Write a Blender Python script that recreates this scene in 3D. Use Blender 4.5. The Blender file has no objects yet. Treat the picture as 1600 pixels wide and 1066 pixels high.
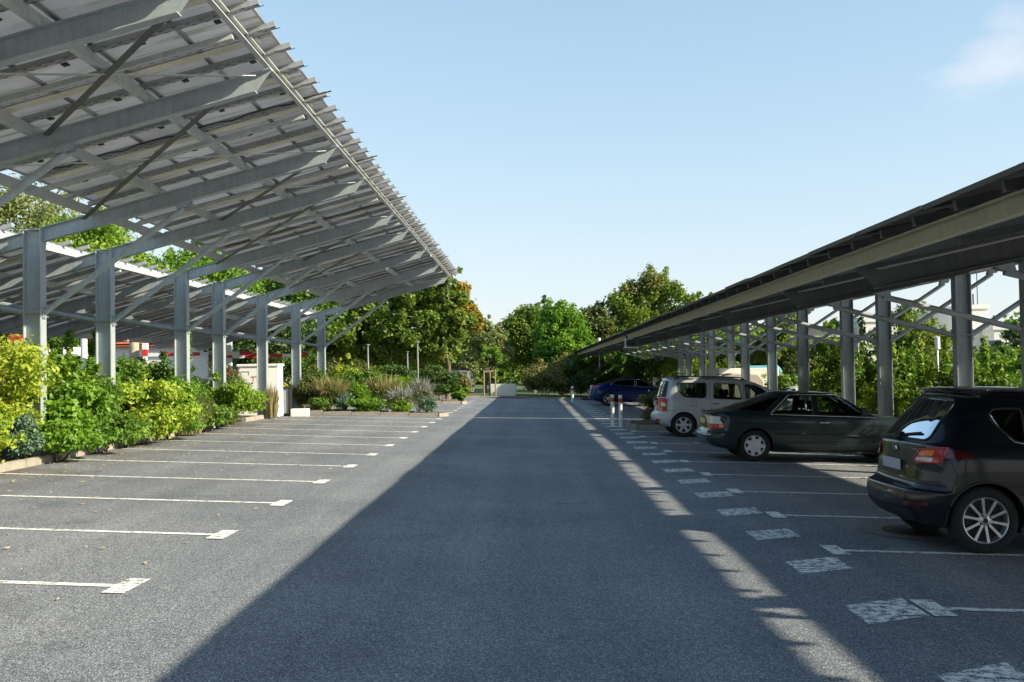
import bpy, math, random
import numpy as np
from mathutils import Matrix, Vector, Euler
from mathutils.bvhtree import BVHTree
R = math.radians
scene = bpy.context.scene
COL = scene.collection

# ------------------------------------------------------------------ camera
H = 1.70                      # eye height above the road under the camera
cam_d = bpy.data.cameras.new('camera'); cam = bpy.data.objects.new('camera', cam_d)
COL.objects.link(cam); scene.camera = cam
cam_d.sensor_width = 36.0; cam_d.lens = 36.0 * 1650 / 1600
cam_d.clip_start = 0.05; cam_d.clip_end = 1500
cam.matrix_world = (Matrix.Translation((0, 0, H)) @ Matrix.Rotation(math.atan(28 / 1650), 4, 'Z')
                    @ Matrix.Rotation(math.pi / 2 + math.atan(46 / 1650), 4, 'X') @ Matrix.Rotation(-0.017, 4, 'Z'))

# ------------------------------------------------------------------ light
KX, KY = 1.775, 0.60           # sun direction to the sun = (KX, -KY, 1)
sun_dir = Vector((KX, -KY, 1)).normalized()
sun_el = math.asin(sun_dir.z)
sl = bpy.data.lights.new('sun', 'SUN'); sun = bpy.data.objects.new('sun', sl); COL.objects.link(sun)
sl.energy = 3.0; sl.angle = R(0.53); sl.color = (1.0, 0.90, 0.68)
sun.rotation_euler = sun_dir.to_track_quat('Z', 'Y').to_euler()
world = bpy.data.worlds.new('World'); scene.world = world; world.use_nodes = True
wn = world.node_tree.nodes; wl = world.node_tree.links; wn.clear()
sky = wn.new('ShaderNodeTexSky'); sky.sky_type = 'NISHITA'; sky.sun_disc = False
sky.sun_elevation = sun_el
sky.sun_rotation = math.atan2(sun_dir.x, sun_dir.y)
sky.altitude = 80; sky.air_density = 1.0; sky.dust_density = 0.6; sky.ozone_density = 1.6
bg = wn.new('ShaderNodeBackground'); bg.inputs[1].default_value = 0.15
wo = wn.new('ShaderNodeOutputWorld')
# one faint wisp of cloud, high to the right
tc = wn.new('ShaderNodeTexCoord')
nz = wn.new('ShaderNodeTexNoise'); nz.inputs['Scale'].default_value = 5.0; nz.inputs['Detail'].default_value = 7; nz.inputs['Roughness'].default_value = .55
mp = wn.new('ShaderNodeMapping'); mp.inputs['Scale'].default_value = (1.0, 1.0, 2.6)
wl.new(tc.outputs['Generated'], mp.inputs[0]); wl.new(mp.outputs[0], nz.inputs[0])
cd = Vector((0.455, 1.0, 0.325)).normalized()
dist = wn.new('ShaderNodeVectorMath'); dist.operation = 'DISTANCE'; dist.inputs[1].default_value = cd
wl.new(tc.outputs['Generated'], dist.inputs[0])
fall = wn.new('ShaderNodeMapRange'); fall.inputs[1].default_value = 0.0; fall.inputs[2].default_value = 0.10
fall.inputs[3].default_value = 0.34; fall.inputs[4].default_value = -0.15
wl.new(dist.outputs['Value'], fall.inputs[0])
add = wn.new('ShaderNodeMath'); add.operation = 'ADD'; wl.new(fall.outputs[0], add.inputs[0]); wl.new(nz.outputs[0], add.inputs[1])
rm = wn.new('ShaderNodeMapRange'); rm.inputs[1].default_value = 0.56; rm.inputs[2].default_value = 0.92; rm.inputs[3].default_value = 0; rm.inputs[4].default_value = 0.62
rm.interpolation_type = 'SMOOTHSTEP'
wl.new(add.outputs[0], rm.inputs[0])
mx = wn.new('ShaderNodeMix'); mx.data_type = 'RGBA'
wl.new(rm.outputs[0], mx.inputs['Factor']); wl.new(sky.outputs[0], mx.inputs['A']); mx.inputs['B'].default_value = (5.6, 5.7, 6.2, 1)
# gentle highlight roll-off for the bright haze near the horizon (everywhere alike)
k1 = wn.new('ShaderNodeVectorMath'); k1.operation = 'MULTIPLY_ADD'; k1.inputs[1].default_value = (.31, .33, .30); k1.inputs[2].default_value = (1, 1, 1)
k2 = wn.new('ShaderNodeVectorMath'); k2.operation = 'DIVIDE'
k0 = wn.new('ShaderNodeVectorMath'); k0.operation = 'MULTIPLY'; k0.inputs[1].default_value = (.88, 1.08, 1.09)
wl.new(mx.outputs['Result'], k0.inputs[0]); wl.new(k0.outputs[0], k1.inputs[0]); wl.new(k0.outputs[0], k2.inputs[0]); wl.new(k1.outputs[0], k2.inputs[1])
wl.new(k2.outputs[0], bg.inputs[0]); wl.new(bg.outputs[0], wo.inputs[0])
vs = scene.view_settings
vs.view_transform = 'Standard'; vs.look = 'None'; vs.gamma = 1; vs.use_curve_mapping = False
vs.exposure = 1.65

# ------------------------------------------------------------------ helpers
G = 0.035                     # the car park falls gently to the right
def gz(x): return -G * max(-16.0, min(16.0, x))

def tag(o, label=None, cat=None, group=None, kind=None):
    if label: o['label'] = label
    if cat: o['category'] = cat
    if group: o['group'] = group
    if kind: o['kind'] = kind
    return o
def empty(name, loc=(0, 0, 0), rot=(0, 0, 0)):
    o = bpy.data.objects.new(name, None); COL.objects.link(o); o.location = loc; o.rotation_euler = rot
    o.empty_display_size = .2
    return o
def link(name, me, parent=None, loc=(0, 0, 0), rot=(0, 0, 0)):
    o = bpy.data.objects.new(name, me); COL.objects.link(o); o.location = loc; o.rotation_euler = rot
    if parent is not None: o.parent = parent
    return o
def copy_tree(o, parent=None):
    c = o.copy(); COL.objects.link(c)
    if parent is not None: c.parent = parent
    for ch in list(o.children): copy_tree(ch, c)
    return c

class MB:
    """collects simple shapes and builds them as one mesh"""
    def __init__(s): s.v = []; s.f = []; s.m = []
    def add(s, vs, fs, mi=0):
        n = len(s.v); s.v += [tuple(p) for p in vs]; s.f += [[i + n for i in f] for f in fs]; s.m += [mi] * len(fs); return s
    def box(s, x0, x1, y0, y1, z0, z1, mi=0):
        v = [(x0, y0, z0), (x1, y0, z0), (x1, y1, z0), (x0, y1, z0), (x0, y0, z1), (x1, y0, z1), (x1, y1, z1), (x0, y1, z1)]
        return s.add(v, [(0, 3, 2, 1), (4, 5, 6, 7), (0, 1, 5, 4), (1, 2, 6, 5), (2, 3, 7, 6), (3, 0, 4, 7)], mi)
    def bar(s, a, b, w, h, mi=0, up=(0, 0, 1)):
        a = Vector(a); b = Vector(b); d = (b - a).normalized(); u = Vector(up)
        sx = d.cross(u).normalized(); sz = sx.cross(d)
        v = []
        for p in (a, b):
            for i, j in ((-1, -1), (1, -1), (1, 1), (-1, 1)): v.append(p + sx * (w / 2 * i) + sz * (h / 2 * j))
        return s.add(v, [(0, 3, 2, 1), (4, 5, 6, 7), (0, 1, 5, 4), (1, 2, 6, 5), (2, 3, 7, 6), (3, 0, 4, 7)], mi)
    def tube(s, pts, rad, seg=8, mi=0, cap=True):
        pts = [Vector(p) for p in pts]; n = len(pts)
        if not hasattr(rad, '__len__'): rad = [rad] * n
        v = []
        for i, p in enumerate(pts):
            d = (pts[min(i + 1, n - 1)] - pts[max(i - 1, 0)]).normalized()
            u = Vector((0, 0, 1)) if abs(d.z) < .95 else Vector((1, 0, 0))
            a = d.cross(u).normalized(); b = a.cross(d)
            for k in range(seg):
                t = 2 * math.pi * k / seg; v.append(p + (a * math.cos(t) + b * math.sin(t)) * rad[i])
        f = []
        for i in range(n - 1):
            for k in range(seg):
                k2 = (k + 1) % seg; f.append((i * seg + k, i * seg + k2, (i + 1) * seg + k2, (i + 1) * seg + k))
        if cap: f.append(tuple(range(seg))); f.append(tuple(range((n - 1) * seg, n * seg))[::-1])
        return s.add(v, f, mi)
    def prism(s, poly, axis, a, b, mi=0):
        """poly: 2-D outline in the plane across `axis`, extruded from a to b"""
        n = len(poly)
        def P(p, t): return {'x': (t, p[0], p[1]), 'y': (p[0], t, p[1]), 'z': (p[0], p[1], t)}[axis]
        v = [P(p, a) for p in poly] + [P(p, b) for p in poly]
        f = [tuple(range(n)), tuple(range(n, 2 * n))[::-1]] + [(i, i + n, (i + 1) % n + n, (i + 1) % n) for i in range(n)]
        return s.add(v, f, mi)
    def lathe(s, prof, seg=24, axis='z', c=(0, 0, 0), mi=0):
        v = []; n = len(prof)
        for k in range(seg):
            t = 2 * math.pi * k / seg
            for r, h in prof:
                p = (r * math.cos(t), r * math.sin(t), h)
                if axis == 'y': p = (p[0], h, p[1])
                if axis == 'x': p = (h, p[0], p[1])
                v.append((p[0] + c[0], p[1] + c[1], p[2] + c[2]))
        f = [(k * n + i, ((k + 1) % seg) * n + i, ((k + 1) % seg) * n + i + 1, k * n + i + 1) for k in range(seg) for i in range(n - 1)]
        return s.add(v, f, mi)
    def mesh(s, name, mats, smooth=False, fix=True):
        me = bpy.data.meshes.new(name); me.from_pydata(s.v, [], s.f)
        for m in (mats if isinstance(mats, (list, tuple)) else [mats]): me.materials.append(m)
        if any(s.m): me.polygons.foreach_set('material_index', s.m)
        if fix:
            import bmesh
            bm = bmesh.new(); bm.from_mesh(me); bmesh.ops.recalc_face_normals(bm, faces=bm.faces); bm.to_mesh(me); bm.free()
        if smooth:
            me.polygons.foreach_set('use_smooth', [True] * len(me.polygons))
            if smooth != 'all':
                try: me.set_sharp_from_angle(angle=R(38))
                except Exception: pass
        me.update(); return me
    def build(s, name, mats, parent=None, loc=(0, 0, 0), rot=(0, 0, 0), smooth=False, fix=True):
        return link(name, s.mesh(name, mats, smooth, fix), parent, loc, rot)

# ------------------------------------------------------------------ materials
def mat(name, color, rough=.6, metal=0.0, noise=0.0, nscale=6.0, bump=0.0, bscale=40.0, coat=0.0, spec=None, coord='Object', c2=None, emis=None):
    m = bpy.data.materials.new(name); m.use_nodes = True
    nt = m.node_tree; b = nt.nodes['Principled BSDF']
    b.inputs['Roughness'].default_value = rough; b.inputs['Metallic'].default_value = metal
    b.inputs['Base Color'].default_value = (*color, 1)
    if coat: b.inputs['Coat Weight'].default_value = coat; b.inputs['Coat Roughness'].default_value = .04
    if spec is not None: b.inputs['Specular IOR Level'].default_value = spec
    if noise or bump:
        t = nt.nodes.new('ShaderNodeTexCoord')
        src = t.outputs[coord]
        if coord == 'World':
            pass
        if noise:
            n = nt.nodes.new('ShaderNodeTexNoise'); n.inputs['Scale'].default_value = nscale; n.inputs['Detail'].default_value = 6; n.inputs['Roughness'].default_value = .62
            nt.links.new(src, n.inputs['Vector'])
            r = nt.nodes.new('ShaderNodeValToRGB'); r.color_ramp.elements[0].position = .3; r.color_ramp.elements[1].position = .7
            a = c2 if c2 else tuple(max(0, c * (1 - noise)) for c in color); bcol = color if c2 else tuple(min(1, c * (1 + noise)) for c in color)
            r.color_ramp.elements[0].color = (*a, 1); r.color_ramp.elements[1].color = (*bcol, 1)
            nt.links.new(n.outputs['Fac'], r.inputs[0]); nt.links.new(r.outputs[0], b.inputs['Base Color'])
            q = nt.nodes.new('ShaderNodeMapRange'); q.inputs[3].default_value = max(.02, rough - .1); q.inputs[4].default_value = min(1, rough + .12)
            nt.links.new(n.outputs['Fac'], q.inputs[0]); nt.links.new(q.outputs[0], b.inputs['Roughness'])
        if bump:
            n2 = nt.nodes.new('ShaderNodeTexNoise'); n2.inputs['Scale'].default_value = bscale; n2.inputs['Detail'].default_value = 3
            nt.links.new(src, n2.inputs['Vector'])
            bp = nt.nodes.new('ShaderNodeBump'); bp.inputs['Strength'].default_value = bump; bp.inputs['Distance'].default_value = .01
            nt.links.new(n2.outputs['Fac'], bp.inputs['Height']); nt.links.new(bp.outputs[0], b.inputs['Normal'])
    return m

def N(nt, t, **kw):
    n = nt.nodes.new(t)
    for k, v in kw.items():
        if k in n.inputs: n.inputs[k].default_value = v
        else: setattr(n, k, v)
    return n

def ramp(nt, pts, src):
    r = nt.nodes.new('ShaderNodeValToRGB'); e = r.color_ramp.elements
    while len(e) < len(pts): e.new(.5)
    for i, (p, c) in enumerate(pts):
        e[i].position = p; e[i].color = (c, c, c, 1) if not hasattr(c, '__len__') else (*c, 1)
    nt.links.new(src, r.inputs[0]); return r.outputs[0]
def mixc(nt, fac, a, b, mode='MIX'):
    m = nt.nodes.new('ShaderNodeMix'); m.data_type = 'RGBA'; m.blend_type = mode
    for s, i in ((fac, 'Factor'), (a, 'A'), (b, 'B')):
        if hasattr(s, 'links') or hasattr(s, 'is_linked'): nt.links.new(s, m.inputs[i] if i != 'Factor' else m.inputs[0])
        else:
            if i == 'Factor': m.inputs[0].default_value = s
            else: m.inputs[i].default_value = (*s, 1)
    return m.outputs['Result']

def asphalt_mat():
    m = bpy.data.materials.new('asphalt'); m.use_nodes = True; nt = m.node_tree; b = nt.nodes['Principled BSDF']; L = nt.links
    t = N(nt, 'ShaderNodeTexCoord'); P = t.outputs['Object']
    big = N(nt, 'ShaderNodeTexNoise', Scale=.35, Detail=6, Roughness=.6); L.new(P, big.inputs[0])
    mid = N(nt, 'ShaderNodeTexNoise', Scale=14., Detail=4, Roughness=.7); L.new(P, mid.inputs[0])
    v = N(nt, 'ShaderNodeTexVoronoi', Scale=130.); L.new(P, v.inputs['Vector'])
    sep = N(nt, 'ShaderNodeSeparateColor'); L.new(v.outputs['Color'], sep.inputs[0])
    stone = ramp(nt, [(0, (.05, .052, .056)), (.5, (.165, .168, .172)), (.8, (.30, .30, .30)), (1, (.58, .58, .56))], sep.outputs[0])
    c = mixc(nt, .22, stone, ramp(nt, [(.3, (.135, .14, .147)), (.75, (.265, .267, .267))], mid.outputs['Fac']))
    c = mixc(nt, 1, c, ramp(nt, [(.32, (.80, .81, .84)), (.7, (1.2, 1.18, 1.15))], big.outputs['Fac']), 'MULTIPLY')
    # long rolled lanes and oil stains
    mp = N(nt, 'ShaderNodeMapping'); mp.inputs['Scale'].default_value = (1.1, .035, 1); L.new(P, mp.inputs[0])
    ln = N(nt, 'ShaderNodeTexNoise', Scale=1.3, Detail=3); L.new(mp.outputs[0], ln.inputs[0])
    c = mixc(nt, 1, c, ramp(nt, [(.35, (.87, .87, .88)), (.65, (1.10, 1.10, 1.09))], ln.outputs['Fac']), 'MULTIPLY')
    st = N(nt, 'ShaderNodeTexNoise', Scale=1.15, Detail=3, Roughness=.5); L.new(P, st.inputs[0])
    c = mixc(nt, ramp(nt, [(.60, 0.), (.74, .26)], st.outputs['Fac']), c, (.03, .03, .032))
    # brown dirt near the planted kerbs
    sx = N(nt, 'ShaderNodeSeparateXYZ'); L.new(P, sx.inputs[0])
    ax = N(nt, 'ShaderNodeMapRange'); ax.inputs[1].default_value = -6.3; ax.inputs[2].default_value = -8.6; L.new(sx.outputs[0], ax.inputs[0])
    dn = N(nt, 'ShaderNodeTexNoise', Scale=.9, Detail=5); L.new(P, dn.inputs[0])
    mu = N(nt, 'ShaderNodeMath', operation='MULTIPLY'); L.new(ax.outputs[0], mu.inputs[0]); L.new(ramp(nt, [(.4, 0.), (.62, .8)], dn.outputs['Fac']), mu.inputs[1])
    c = mixc(nt, mu.outputs[0], c, (.12, .088, .055))
    # fine cracks
    nd = N(nt, 'ShaderNodeTexNoise', Scale=1.2, Detail=5); L.new(P, nd.inputs[0])
    va = N(nt, 'ShaderNodeVectorMath', operation='SCALE'); va.inputs['Scale'].default_value = .9; L.new(nd.outputs['Color'], va.inputs[0])
    vb = N(nt, 'ShaderNodeVectorMath', operation='ADD'); L.new(P, vb.inputs[0]); L.new(va.outputs[0], vb.inputs[1])
    vc = N(nt, 'ShaderNodeTexVoronoi', Scale=.23, feature='DISTANCE_TO_EDGE'); L.new(vb.outputs[0], vc.inputs['Vector'])
    c = mixc(nt, ramp(nt, [(0, .28), (.0014, 0.)], vc.outputs['Distance']), c, (.04, .04, .042))
    c = mixc(nt, 1, c, (.87, .925, 1.02), 'MULTIPLY')
    L.new(c, b.inputs['Base Color']); b.inputs['Roughness'].default_value = .88; b.inputs['Specular IOR Level'].default_value = .35
    bp = N(nt, 'ShaderNodeBump', Strength=.6, Distance=.006); L.new(v.outputs['Distance'], bp.inputs['Height']); L.new(bp.outputs[0], b.inputs['Normal'])
    return m

def paint_mat(name, wear):
    m = bpy.data.materials.new(name); m.use_nodes = True; nt = m.node_tree; b = nt.nodes['Principled BSDF']; L = nt.links
    t = N(nt, 'ShaderNodeTexCoord'); P = t.outputs['Object']
    n = N(nt, 'ShaderNodeTexNoise', Scale=70., Detail=5, Roughness=.8); L.new(P, n.inputs[0])
    mp = N(nt, 'ShaderNodeMapping'); mp.inputs['Scale'].default_value = (1, 1.2, 1); L.new(P, mp.inputs[0])
    n2 = N(nt, 'ShaderNodeTexNoise', Scale=13., Detail=7, Roughness=.6); L.new(mp.outputs[0], n2.inputs[0])
    a = N(nt, 'ShaderNodeMath', operation='ADD'); L.new(n.outputs['Fac'], a.inputs[0]); L.new(n2.outputs['Fac'], a.inputs[1])
    f = ramp(nt, [(wear - .03, 0.), (wear + .035, 1.)], a.outputs[0])
    # ramp input is clamped at 1: bring the sum to 0..1
    h = N(nt, 'ShaderNodeMath', operation='MULTIPLY'); h.inputs[1].default_value = .5; L.new(a.outputs[0], h.inputs[0])
    nt.links.new(h.outputs[0], f.node.inputs[0])
    n3 = N(nt, 'ShaderNodeTexNoise', Scale=2.2, Detail=3); L.new(P, n3.inputs[0])
    white = ramp(nt, [(.3, (.76, .76, .73)), (.7, (.90, .90, .87))], n3.outputs['Fac'])
    L.new(white, b.inputs['Base Color']); b.inputs['Roughness'].default_value = .75
    tr = N(nt, 'ShaderNodeBsdfTransparent'); ms = N(nt, 'ShaderNodeMixShader'); o = [k for k in nt.nodes if k.type == 'OUTPUT_MATERIAL'][0]
    L.new(f, ms.inputs[0]); L.new(tr.outputs[0], ms.inputs[1]); L.new(b.outputs[0], ms.inputs[2]); L.new(ms.outputs[0], o.inputs[0])
    return m

def steel_mat(name='galvanised_steel', base=(.39, .44, .47), m_=.25, tint=.12):
    m = bpy.data.materials.new(name); m.use_nodes = True; nt = m.node_tree; b = nt.nodes['Principled BSDF']; L = nt.links
    t = N(nt, 'ShaderNodeTexCoord'); P = t.outputs['Object']
    v = N(nt, 'ShaderNodeTexVoronoi', Scale=45.); L.new(P, v.inputs['Vector'])
    n = N(nt, 'ShaderNodeTexNoise', Scale=2.2, Detail=6, Roughness=.65); L.new(P, n.inputs[0])
    mp = N(nt, 'ShaderNodeMapping'); mp.inputs['Scale'].default_value = (9, 9, .8); L.new(P, mp.inputs[0])
    s = N(nt, 'ShaderNodeTexNoise', Scale=1.5, Detail=4); L.new(mp.outputs[0], s.inputs[0])
    lo = tuple(c * (1 - tint) for c in base); hi = tuple(c * (1 + tint) for c in base)
    c = ramp(nt, [(.3, lo), (.7, hi)], n.outputs['Fac'])
    sep = N(nt, 'ShaderNodeSeparateColor'); L.new(v.outputs['Color'], sep.inputs[0])
    c = mixc(nt, 1, c, ramp(nt, [(0, .93), (1, 1.07)], sep.outputs[0]), 'MULTIPLY')
    c = mixc(nt, 1, c, ramp(nt, [(.35, .9), (.65, 1.05)], s.outputs['Fac']), 'MULTIPLY')
    L.new(c, b.inputs['Base Color']); b.inputs['Metallic'].default_value = m_
    L.new(ramp(nt, [(.2, .42), (.8, .62)], n.outputs['Fac']), b.inputs['Roughness'])
    return m

def backsheet_mat():
    m = bpy.data.materials.new('panel_backsheet'); m.use_nodes = True; nt = m.node_tree; b = nt.nodes['Principled BSDF']; L = nt.links
    g = N(nt, 'ShaderNodeNewGeometry'); P = g.outputs['Position']
    n = N(nt, 'ShaderNodeTexNoise', Scale=.7, Detail=6, Roughness=.65); L.new(P, n.inputs[0])
    mp = N(nt, 'ShaderNodeMapping'); mp.inputs['Scale'].default_value = (.5, 3.5, 1); L.new(P, mp.inputs[0])
    n2 = N(nt, 'ShaderNodeTexNoise', Scale=1.4, Detail=5, Roughness=.6); L.new(mp.outputs[0], n2.inputs[0])
    c = ramp(nt, [(.3, (.66, .64, .64)), (.7, (.90, .88, .88))], n.outputs['Fac'])
    c = mixc(nt, ramp(nt, [(.52, 0.), (.68, .75)], n2.outputs['Fac']), c, (.30, .31, .15))
    oi = N(nt, 'ShaderNodeObjectInfo')
    c = mixc(nt, 1, c, ramp(nt, [(0, .82), (1, 1.12)], oi.outputs['Random']), 'MULTIPLY')
    L.new(c, b.inputs['Base Color']); b.inputs['Roughness'].default_value = .5
    return m

def leaf_mat(name, cols, trans=.35, rough=.5, hue_scale=.6):
    """cols: 3 leaf colours; which leaf has which goes by leaf and by branch"""
    m = bpy.data.materials.new(name); m.use_nodes = True; nt = m.node_tree; L = nt.links
    for n in list(nt.nodes): nt.nodes.remove(n)
    g = N(nt, 'ShaderNodeNewGeometry')
    n = N(nt, 'ShaderNodeTexNoise', Scale=hue_scale, Detail=3, Roughness=.6); L.new(g.outputs['Position'], n.inputs[0])
    r = N(nt, 'ShaderNodeMath', operation='MULTIPLY_ADD'); r.inputs[1].default_value = .55; L.new(g.outputs['Random Per Island'], r.inputs[0])
    q = N(nt, 'ShaderNodeMapRange'); q.inputs[1].default_value = .3; q.inputs[2].default_value = .7; q.inputs[3].default_value = 0; q.inputs[4].default_value = .45
    L.new(n.outputs['Fac'], q.inputs[0]); L.new(q.outputs[0], r.inputs[2])
    k = len(cols)
    c = ramp(nt, [(.04 + .92 * i / (k - 1), cols[i]) for i in range(k)], r.outputs[0])
    d = N(nt, 'ShaderNodeBsdfPrincipled'); d.inputs['Roughness'].default_value = rough; L.new(c, d.inputs['Base Color'])
    d.inputs['Specular IOR Level'].default_value = .35
    tr = N(nt, 'ShaderNodeBsdfTranslucent')
    ct = mixc(nt, 1, c, (1.25, 1.35, .6), 'MULTIPLY'); L.new(ct, tr.inputs[0])
    ms = N(nt, 'ShaderNodeMixShader'); ms.inputs[0].default_value = trans
    L.new(d.outputs[0], ms.inputs[1]); L.new(tr.outputs[0], ms.inputs[2])
    o = N(nt, 'ShaderNodeOutputMaterial'); L.new(ms.outputs[0], o.inputs[0])
    return m

M = {}
M['asphalt'] = asphalt_mat()
M['paint'] = paint_mat('white_road_paint', .455)
M['paint_worn'] = paint_mat('worn_road_paint', .485)
M['steel'] = steel_mat()
M['steel_lt'] = steel_mat('galvanised_sheet', (.50, .52, .52), .2, .1)
M['dark_rail'] = steel_mat('aluminium_rail', (.38, .39, .40), .35, .15)
M['cream'] = mat('cream_drip_channel', (.82, .78, .64), .5, 0, .12, 2.0)
M['steel_dark'] = steel_mat('dark_and_shaded_steel', (.10, .105, .11), .2, .1)  # right carports: canopy shade put into the steel colour; also the dark braces
M['beige_sheet'] = steel_mat('bounce_lit_sheet', (.45, .42, .30), .1, .12)  # galvanised eave purlin with bounced light painted in as beige
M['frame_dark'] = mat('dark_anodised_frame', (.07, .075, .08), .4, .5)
M['back'] = backsheet_mat()
def add_translucent(m, name, f, col):
    m = m.copy(); m.name = name; nt = m.node_tree; o = [n for n in nt.nodes if n.type == 'OUTPUT_MATERIAL'][0]; b = nt.nodes['Principled BSDF']
    t = N(nt, 'ShaderNodeBsdfTranslucent'); t.inputs[0].default_value = (*col, 1)
    if b.inputs['Base Color'].is_linked: nt.links.new(b.inputs['Base Color'].links[0].from_socket, t.inputs[0])
    ms = N(nt, 'ShaderNodeMixShader'); ms.inputs[0].default_value = f
    nt.links.new(b.outputs[0], ms.inputs[1]); nt.links.new(t.outputs[0], ms.inputs[2]); nt.links.new(ms.outputs[0], o.inputs[0]); return m
M['back_t'] = add_translucent(M['back'], 'light_passing_backsheet', .45, (.95, .90, .90))
M['back_d'] = mat('shaded_backsheet', (.10, .10, .10), .5, 0, .2, 1.5)  # backsheet of the right carports, underside shade painted into its colour
M['alu'] = mat('aluminium_frame', (.46, .47, .48), .42, .8, .06, 3)
M['pv'] = mat('panel_glass', (.012, .018, .04), .12, 0, coat=.5)
M['pv_t'] = add_translucent(M['pv'], 'light_passing_panel_glass', .36, (.95, .92, .95))
M['black'] = mat('black_plastic', (.014, .014, .015), .55)
M['concrete'] = mat('kerb_concrete', (.31, .28, .235), .85, 0, .18, 9, .5, 60)
M['concrete_w'] = mat('pale_concrete', (.70, .68, .63), .8, 0, .10, 3, .3, 50)
M['soil'] = mat('planter_soil', (.075, .055, .038), .95, 0, .35, 12, .8, 30)
M['grass'] = mat('grass_ground', (.075, .105, .028), .95, 0, .35, 3, .8, 60)
M['white'] = mat('white_paint', (.78, .78, .76), .5, 0, .05, 3)
M['red'] = mat('red_paint', (.55, .035, .025), .45, 0, .08, 4)
M['wood'] = mat('stake_wood', (.30, .22, .14), .8, 0, .25, 8, .4, 30)
M['bark'] = mat('bark', (.14, .115, .085), .9, 0, .35, 10, .8, 25)
M['render'] = mat('wall_render', (.72, .70, .66), .85, 0, .06, 1.2, .2, 40)
M['tile'] = mat('roof_tile', (.42, .12, .065), .8, 0, .25, 5, .3, 12)
M['glass_dark'] = mat('window_glass', (.03, .035, .04), .06, 0, coat=.3)

# ------------------------------------------------------------------ ground
def sheet(name, xs, ys, zoff, m, **kw):
    b = MB(); nx = len(xs); ny = len(ys)
    v = [(x, y, gz(x) + zoff) for y in ys for x in xs]
    f = [(j * nx + i, j * nx + i + 1, (j + 1) * nx + i + 1, (j + 1) * nx + i) for j in range(ny - 1) for i in range(nx - 1)]
    b.add(v, f); o = b.build(name, m, fix=False); tag(o, kind='structure', **kw); return o
sheet('ground', [-600, -60, -16, 0, 16, 60, 600], [-80, 0, 60, 200, 900], -.02, M['grass'])
lot = sheet('parking_surface', [-34, -16, 0, 16, 40], [-30, 0, 30, 66.0], 0.0, M['asphalt'])

def mark(name, pts, parent, m, z=.006):
    o = MB().add([(x, y, gz(x) + z) for x, y in pts], [tuple(range(len(pts)))]).build(name, m, parent, fix=False); return o
rnd = random.Random(7)
# left bays: line plus cap
SL, SR = -.05, -.04
def bay(xe, xw, y0, side, parent, cap=True):
    sg = -1 if side == 'L' else 1
    s = SL if side == 'L' else SR
    w = .05
    yl = lambda x: y0 + (x - xe) * s
    n = 1
    mark('bay_line', [(xe, yl(xe) - w), (xe, yl(xe) + w), (xw, yl(xw) + w), (xw, yl(xw) - w)][::(1 if sg < 0 else -1)], parent, M['paint'], .006)
    if cap:
        a = xe; c = .27; t = .085
        mark('bay_cap', [(a - t, y0 - c), (a + t, y0 - c), (a + t + .01, y0 + c), (a - t + .01, y0 + c)], parent, M['paint'], .010)
for n in range(-2, 12): bay(-3.10, -8.6, 8.02 + 2.5 * n, 'L', lot)
for n in range(13, 20): bay(-3.10, -7.9, 8.02 + 2.5 * n, 'L', lot)
for n in range(-2, 10): bay(2.92, 7.9, 7.86 + 2.5 * n, 'R', lot)
for n in range(12, 22): bay(2.92, 7.9, 7.86 + 2.5 * n, 'R', lot)
k = 0
y = 4.17
while y < 62:
    xl, xr, hw = 2.28, 2.81, .29
    o = mark('dash_marking', [(xl, y - hw - .15), (xr, y - hw + .17), (xr, y + hw + .17), (xl, y + hw - .15)], lot, M['paint_worn'], .006)
    y += 1.785
# pale concrete gutter strip at the far right of the road
mark('gutter_strip', [(1.55, 45), (2.22, 45), (2.22, 63), (1.55, 63)], lot, mat('pale_strip', (.17, .17, .175), .9, 0, .15, 8), .006)

# kerbs: every stone a part of its own
stone_v = [MB().box(-.48 - .0 * i, .48, -.07, .07, -.12, .12 + .006 * i).mesh('kerb_stone', M['concrete']) for i in range(3)]
import bmesh
for me in stone_v:
    bm = bmesh.new(); bm.from_mesh(me); bmesh.ops.bevel(bm, geom=[e for e in bm.edges if all(v.co.z > 0 for v in e.verts)], offset=.018, segments=2, affect='EDGES'); bm.to_mesh(me); bm.free()
def kerb(path, label):
    x0, y0 = path[0]
    root = empty('kerb', (x0, y0, gz(x0))); tag(root, kind='structure')
    for (xa, ya), (xb, yb) in zip(path, path[1:]):
        L = math.hypot(xb - xa, yb - ya); n = max(1, int(round(L / .98))); sc = L / n
        for i in range(n):
            t = (i + .5) / n; x = xa + (xb - xa) * t; y = ya + (yb - ya) * t
            o = link('kerb_stone', stone_v[rnd.randrange(3)], root, (x - x0, y - y0, gz(x) - gz(x0)), (rnd.uniform(-.01, .01), rnd.uniform(-.008, .008), math.atan2(yb - ya, xb - xa) + rnd.uniform(-.006, .006)))
            o.scale = (sc / .985, 1, 1)
    return root
def soil(name, pts, z=.05):
    o = MB().add([(x, y, gz(x) + z) for x, y in pts], [tuple(range(len(pts)))]).build(name, M['soil'], fix=False); tag(o, kind='structure')
kerb([(-8.10, -6), (-8.15, 16.8), (-8.35, 22), (-8.6, 29.0)], '')
kerb([(-8.6, 31.5), (-8.5, 36.3)], '')
kerb([(-8.4, 37.3), (-3.3, 37.3), (-3.0, 37.7), (-3.3, 38.4), (-8.0, 39.2), (-8.1, 50.8), (-3.4, 51.2), (-3.2, 51.8), (-3.5, 54.5), (-8, 54.6)], '')
soil('planting_bed', [(-8.2, -6), (-8.2, 16.8), (-8.4, 22), (-8.7, 31), (-8.6, 37.3), (-12.2, 37.3), (-12.2, -6)])
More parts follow.
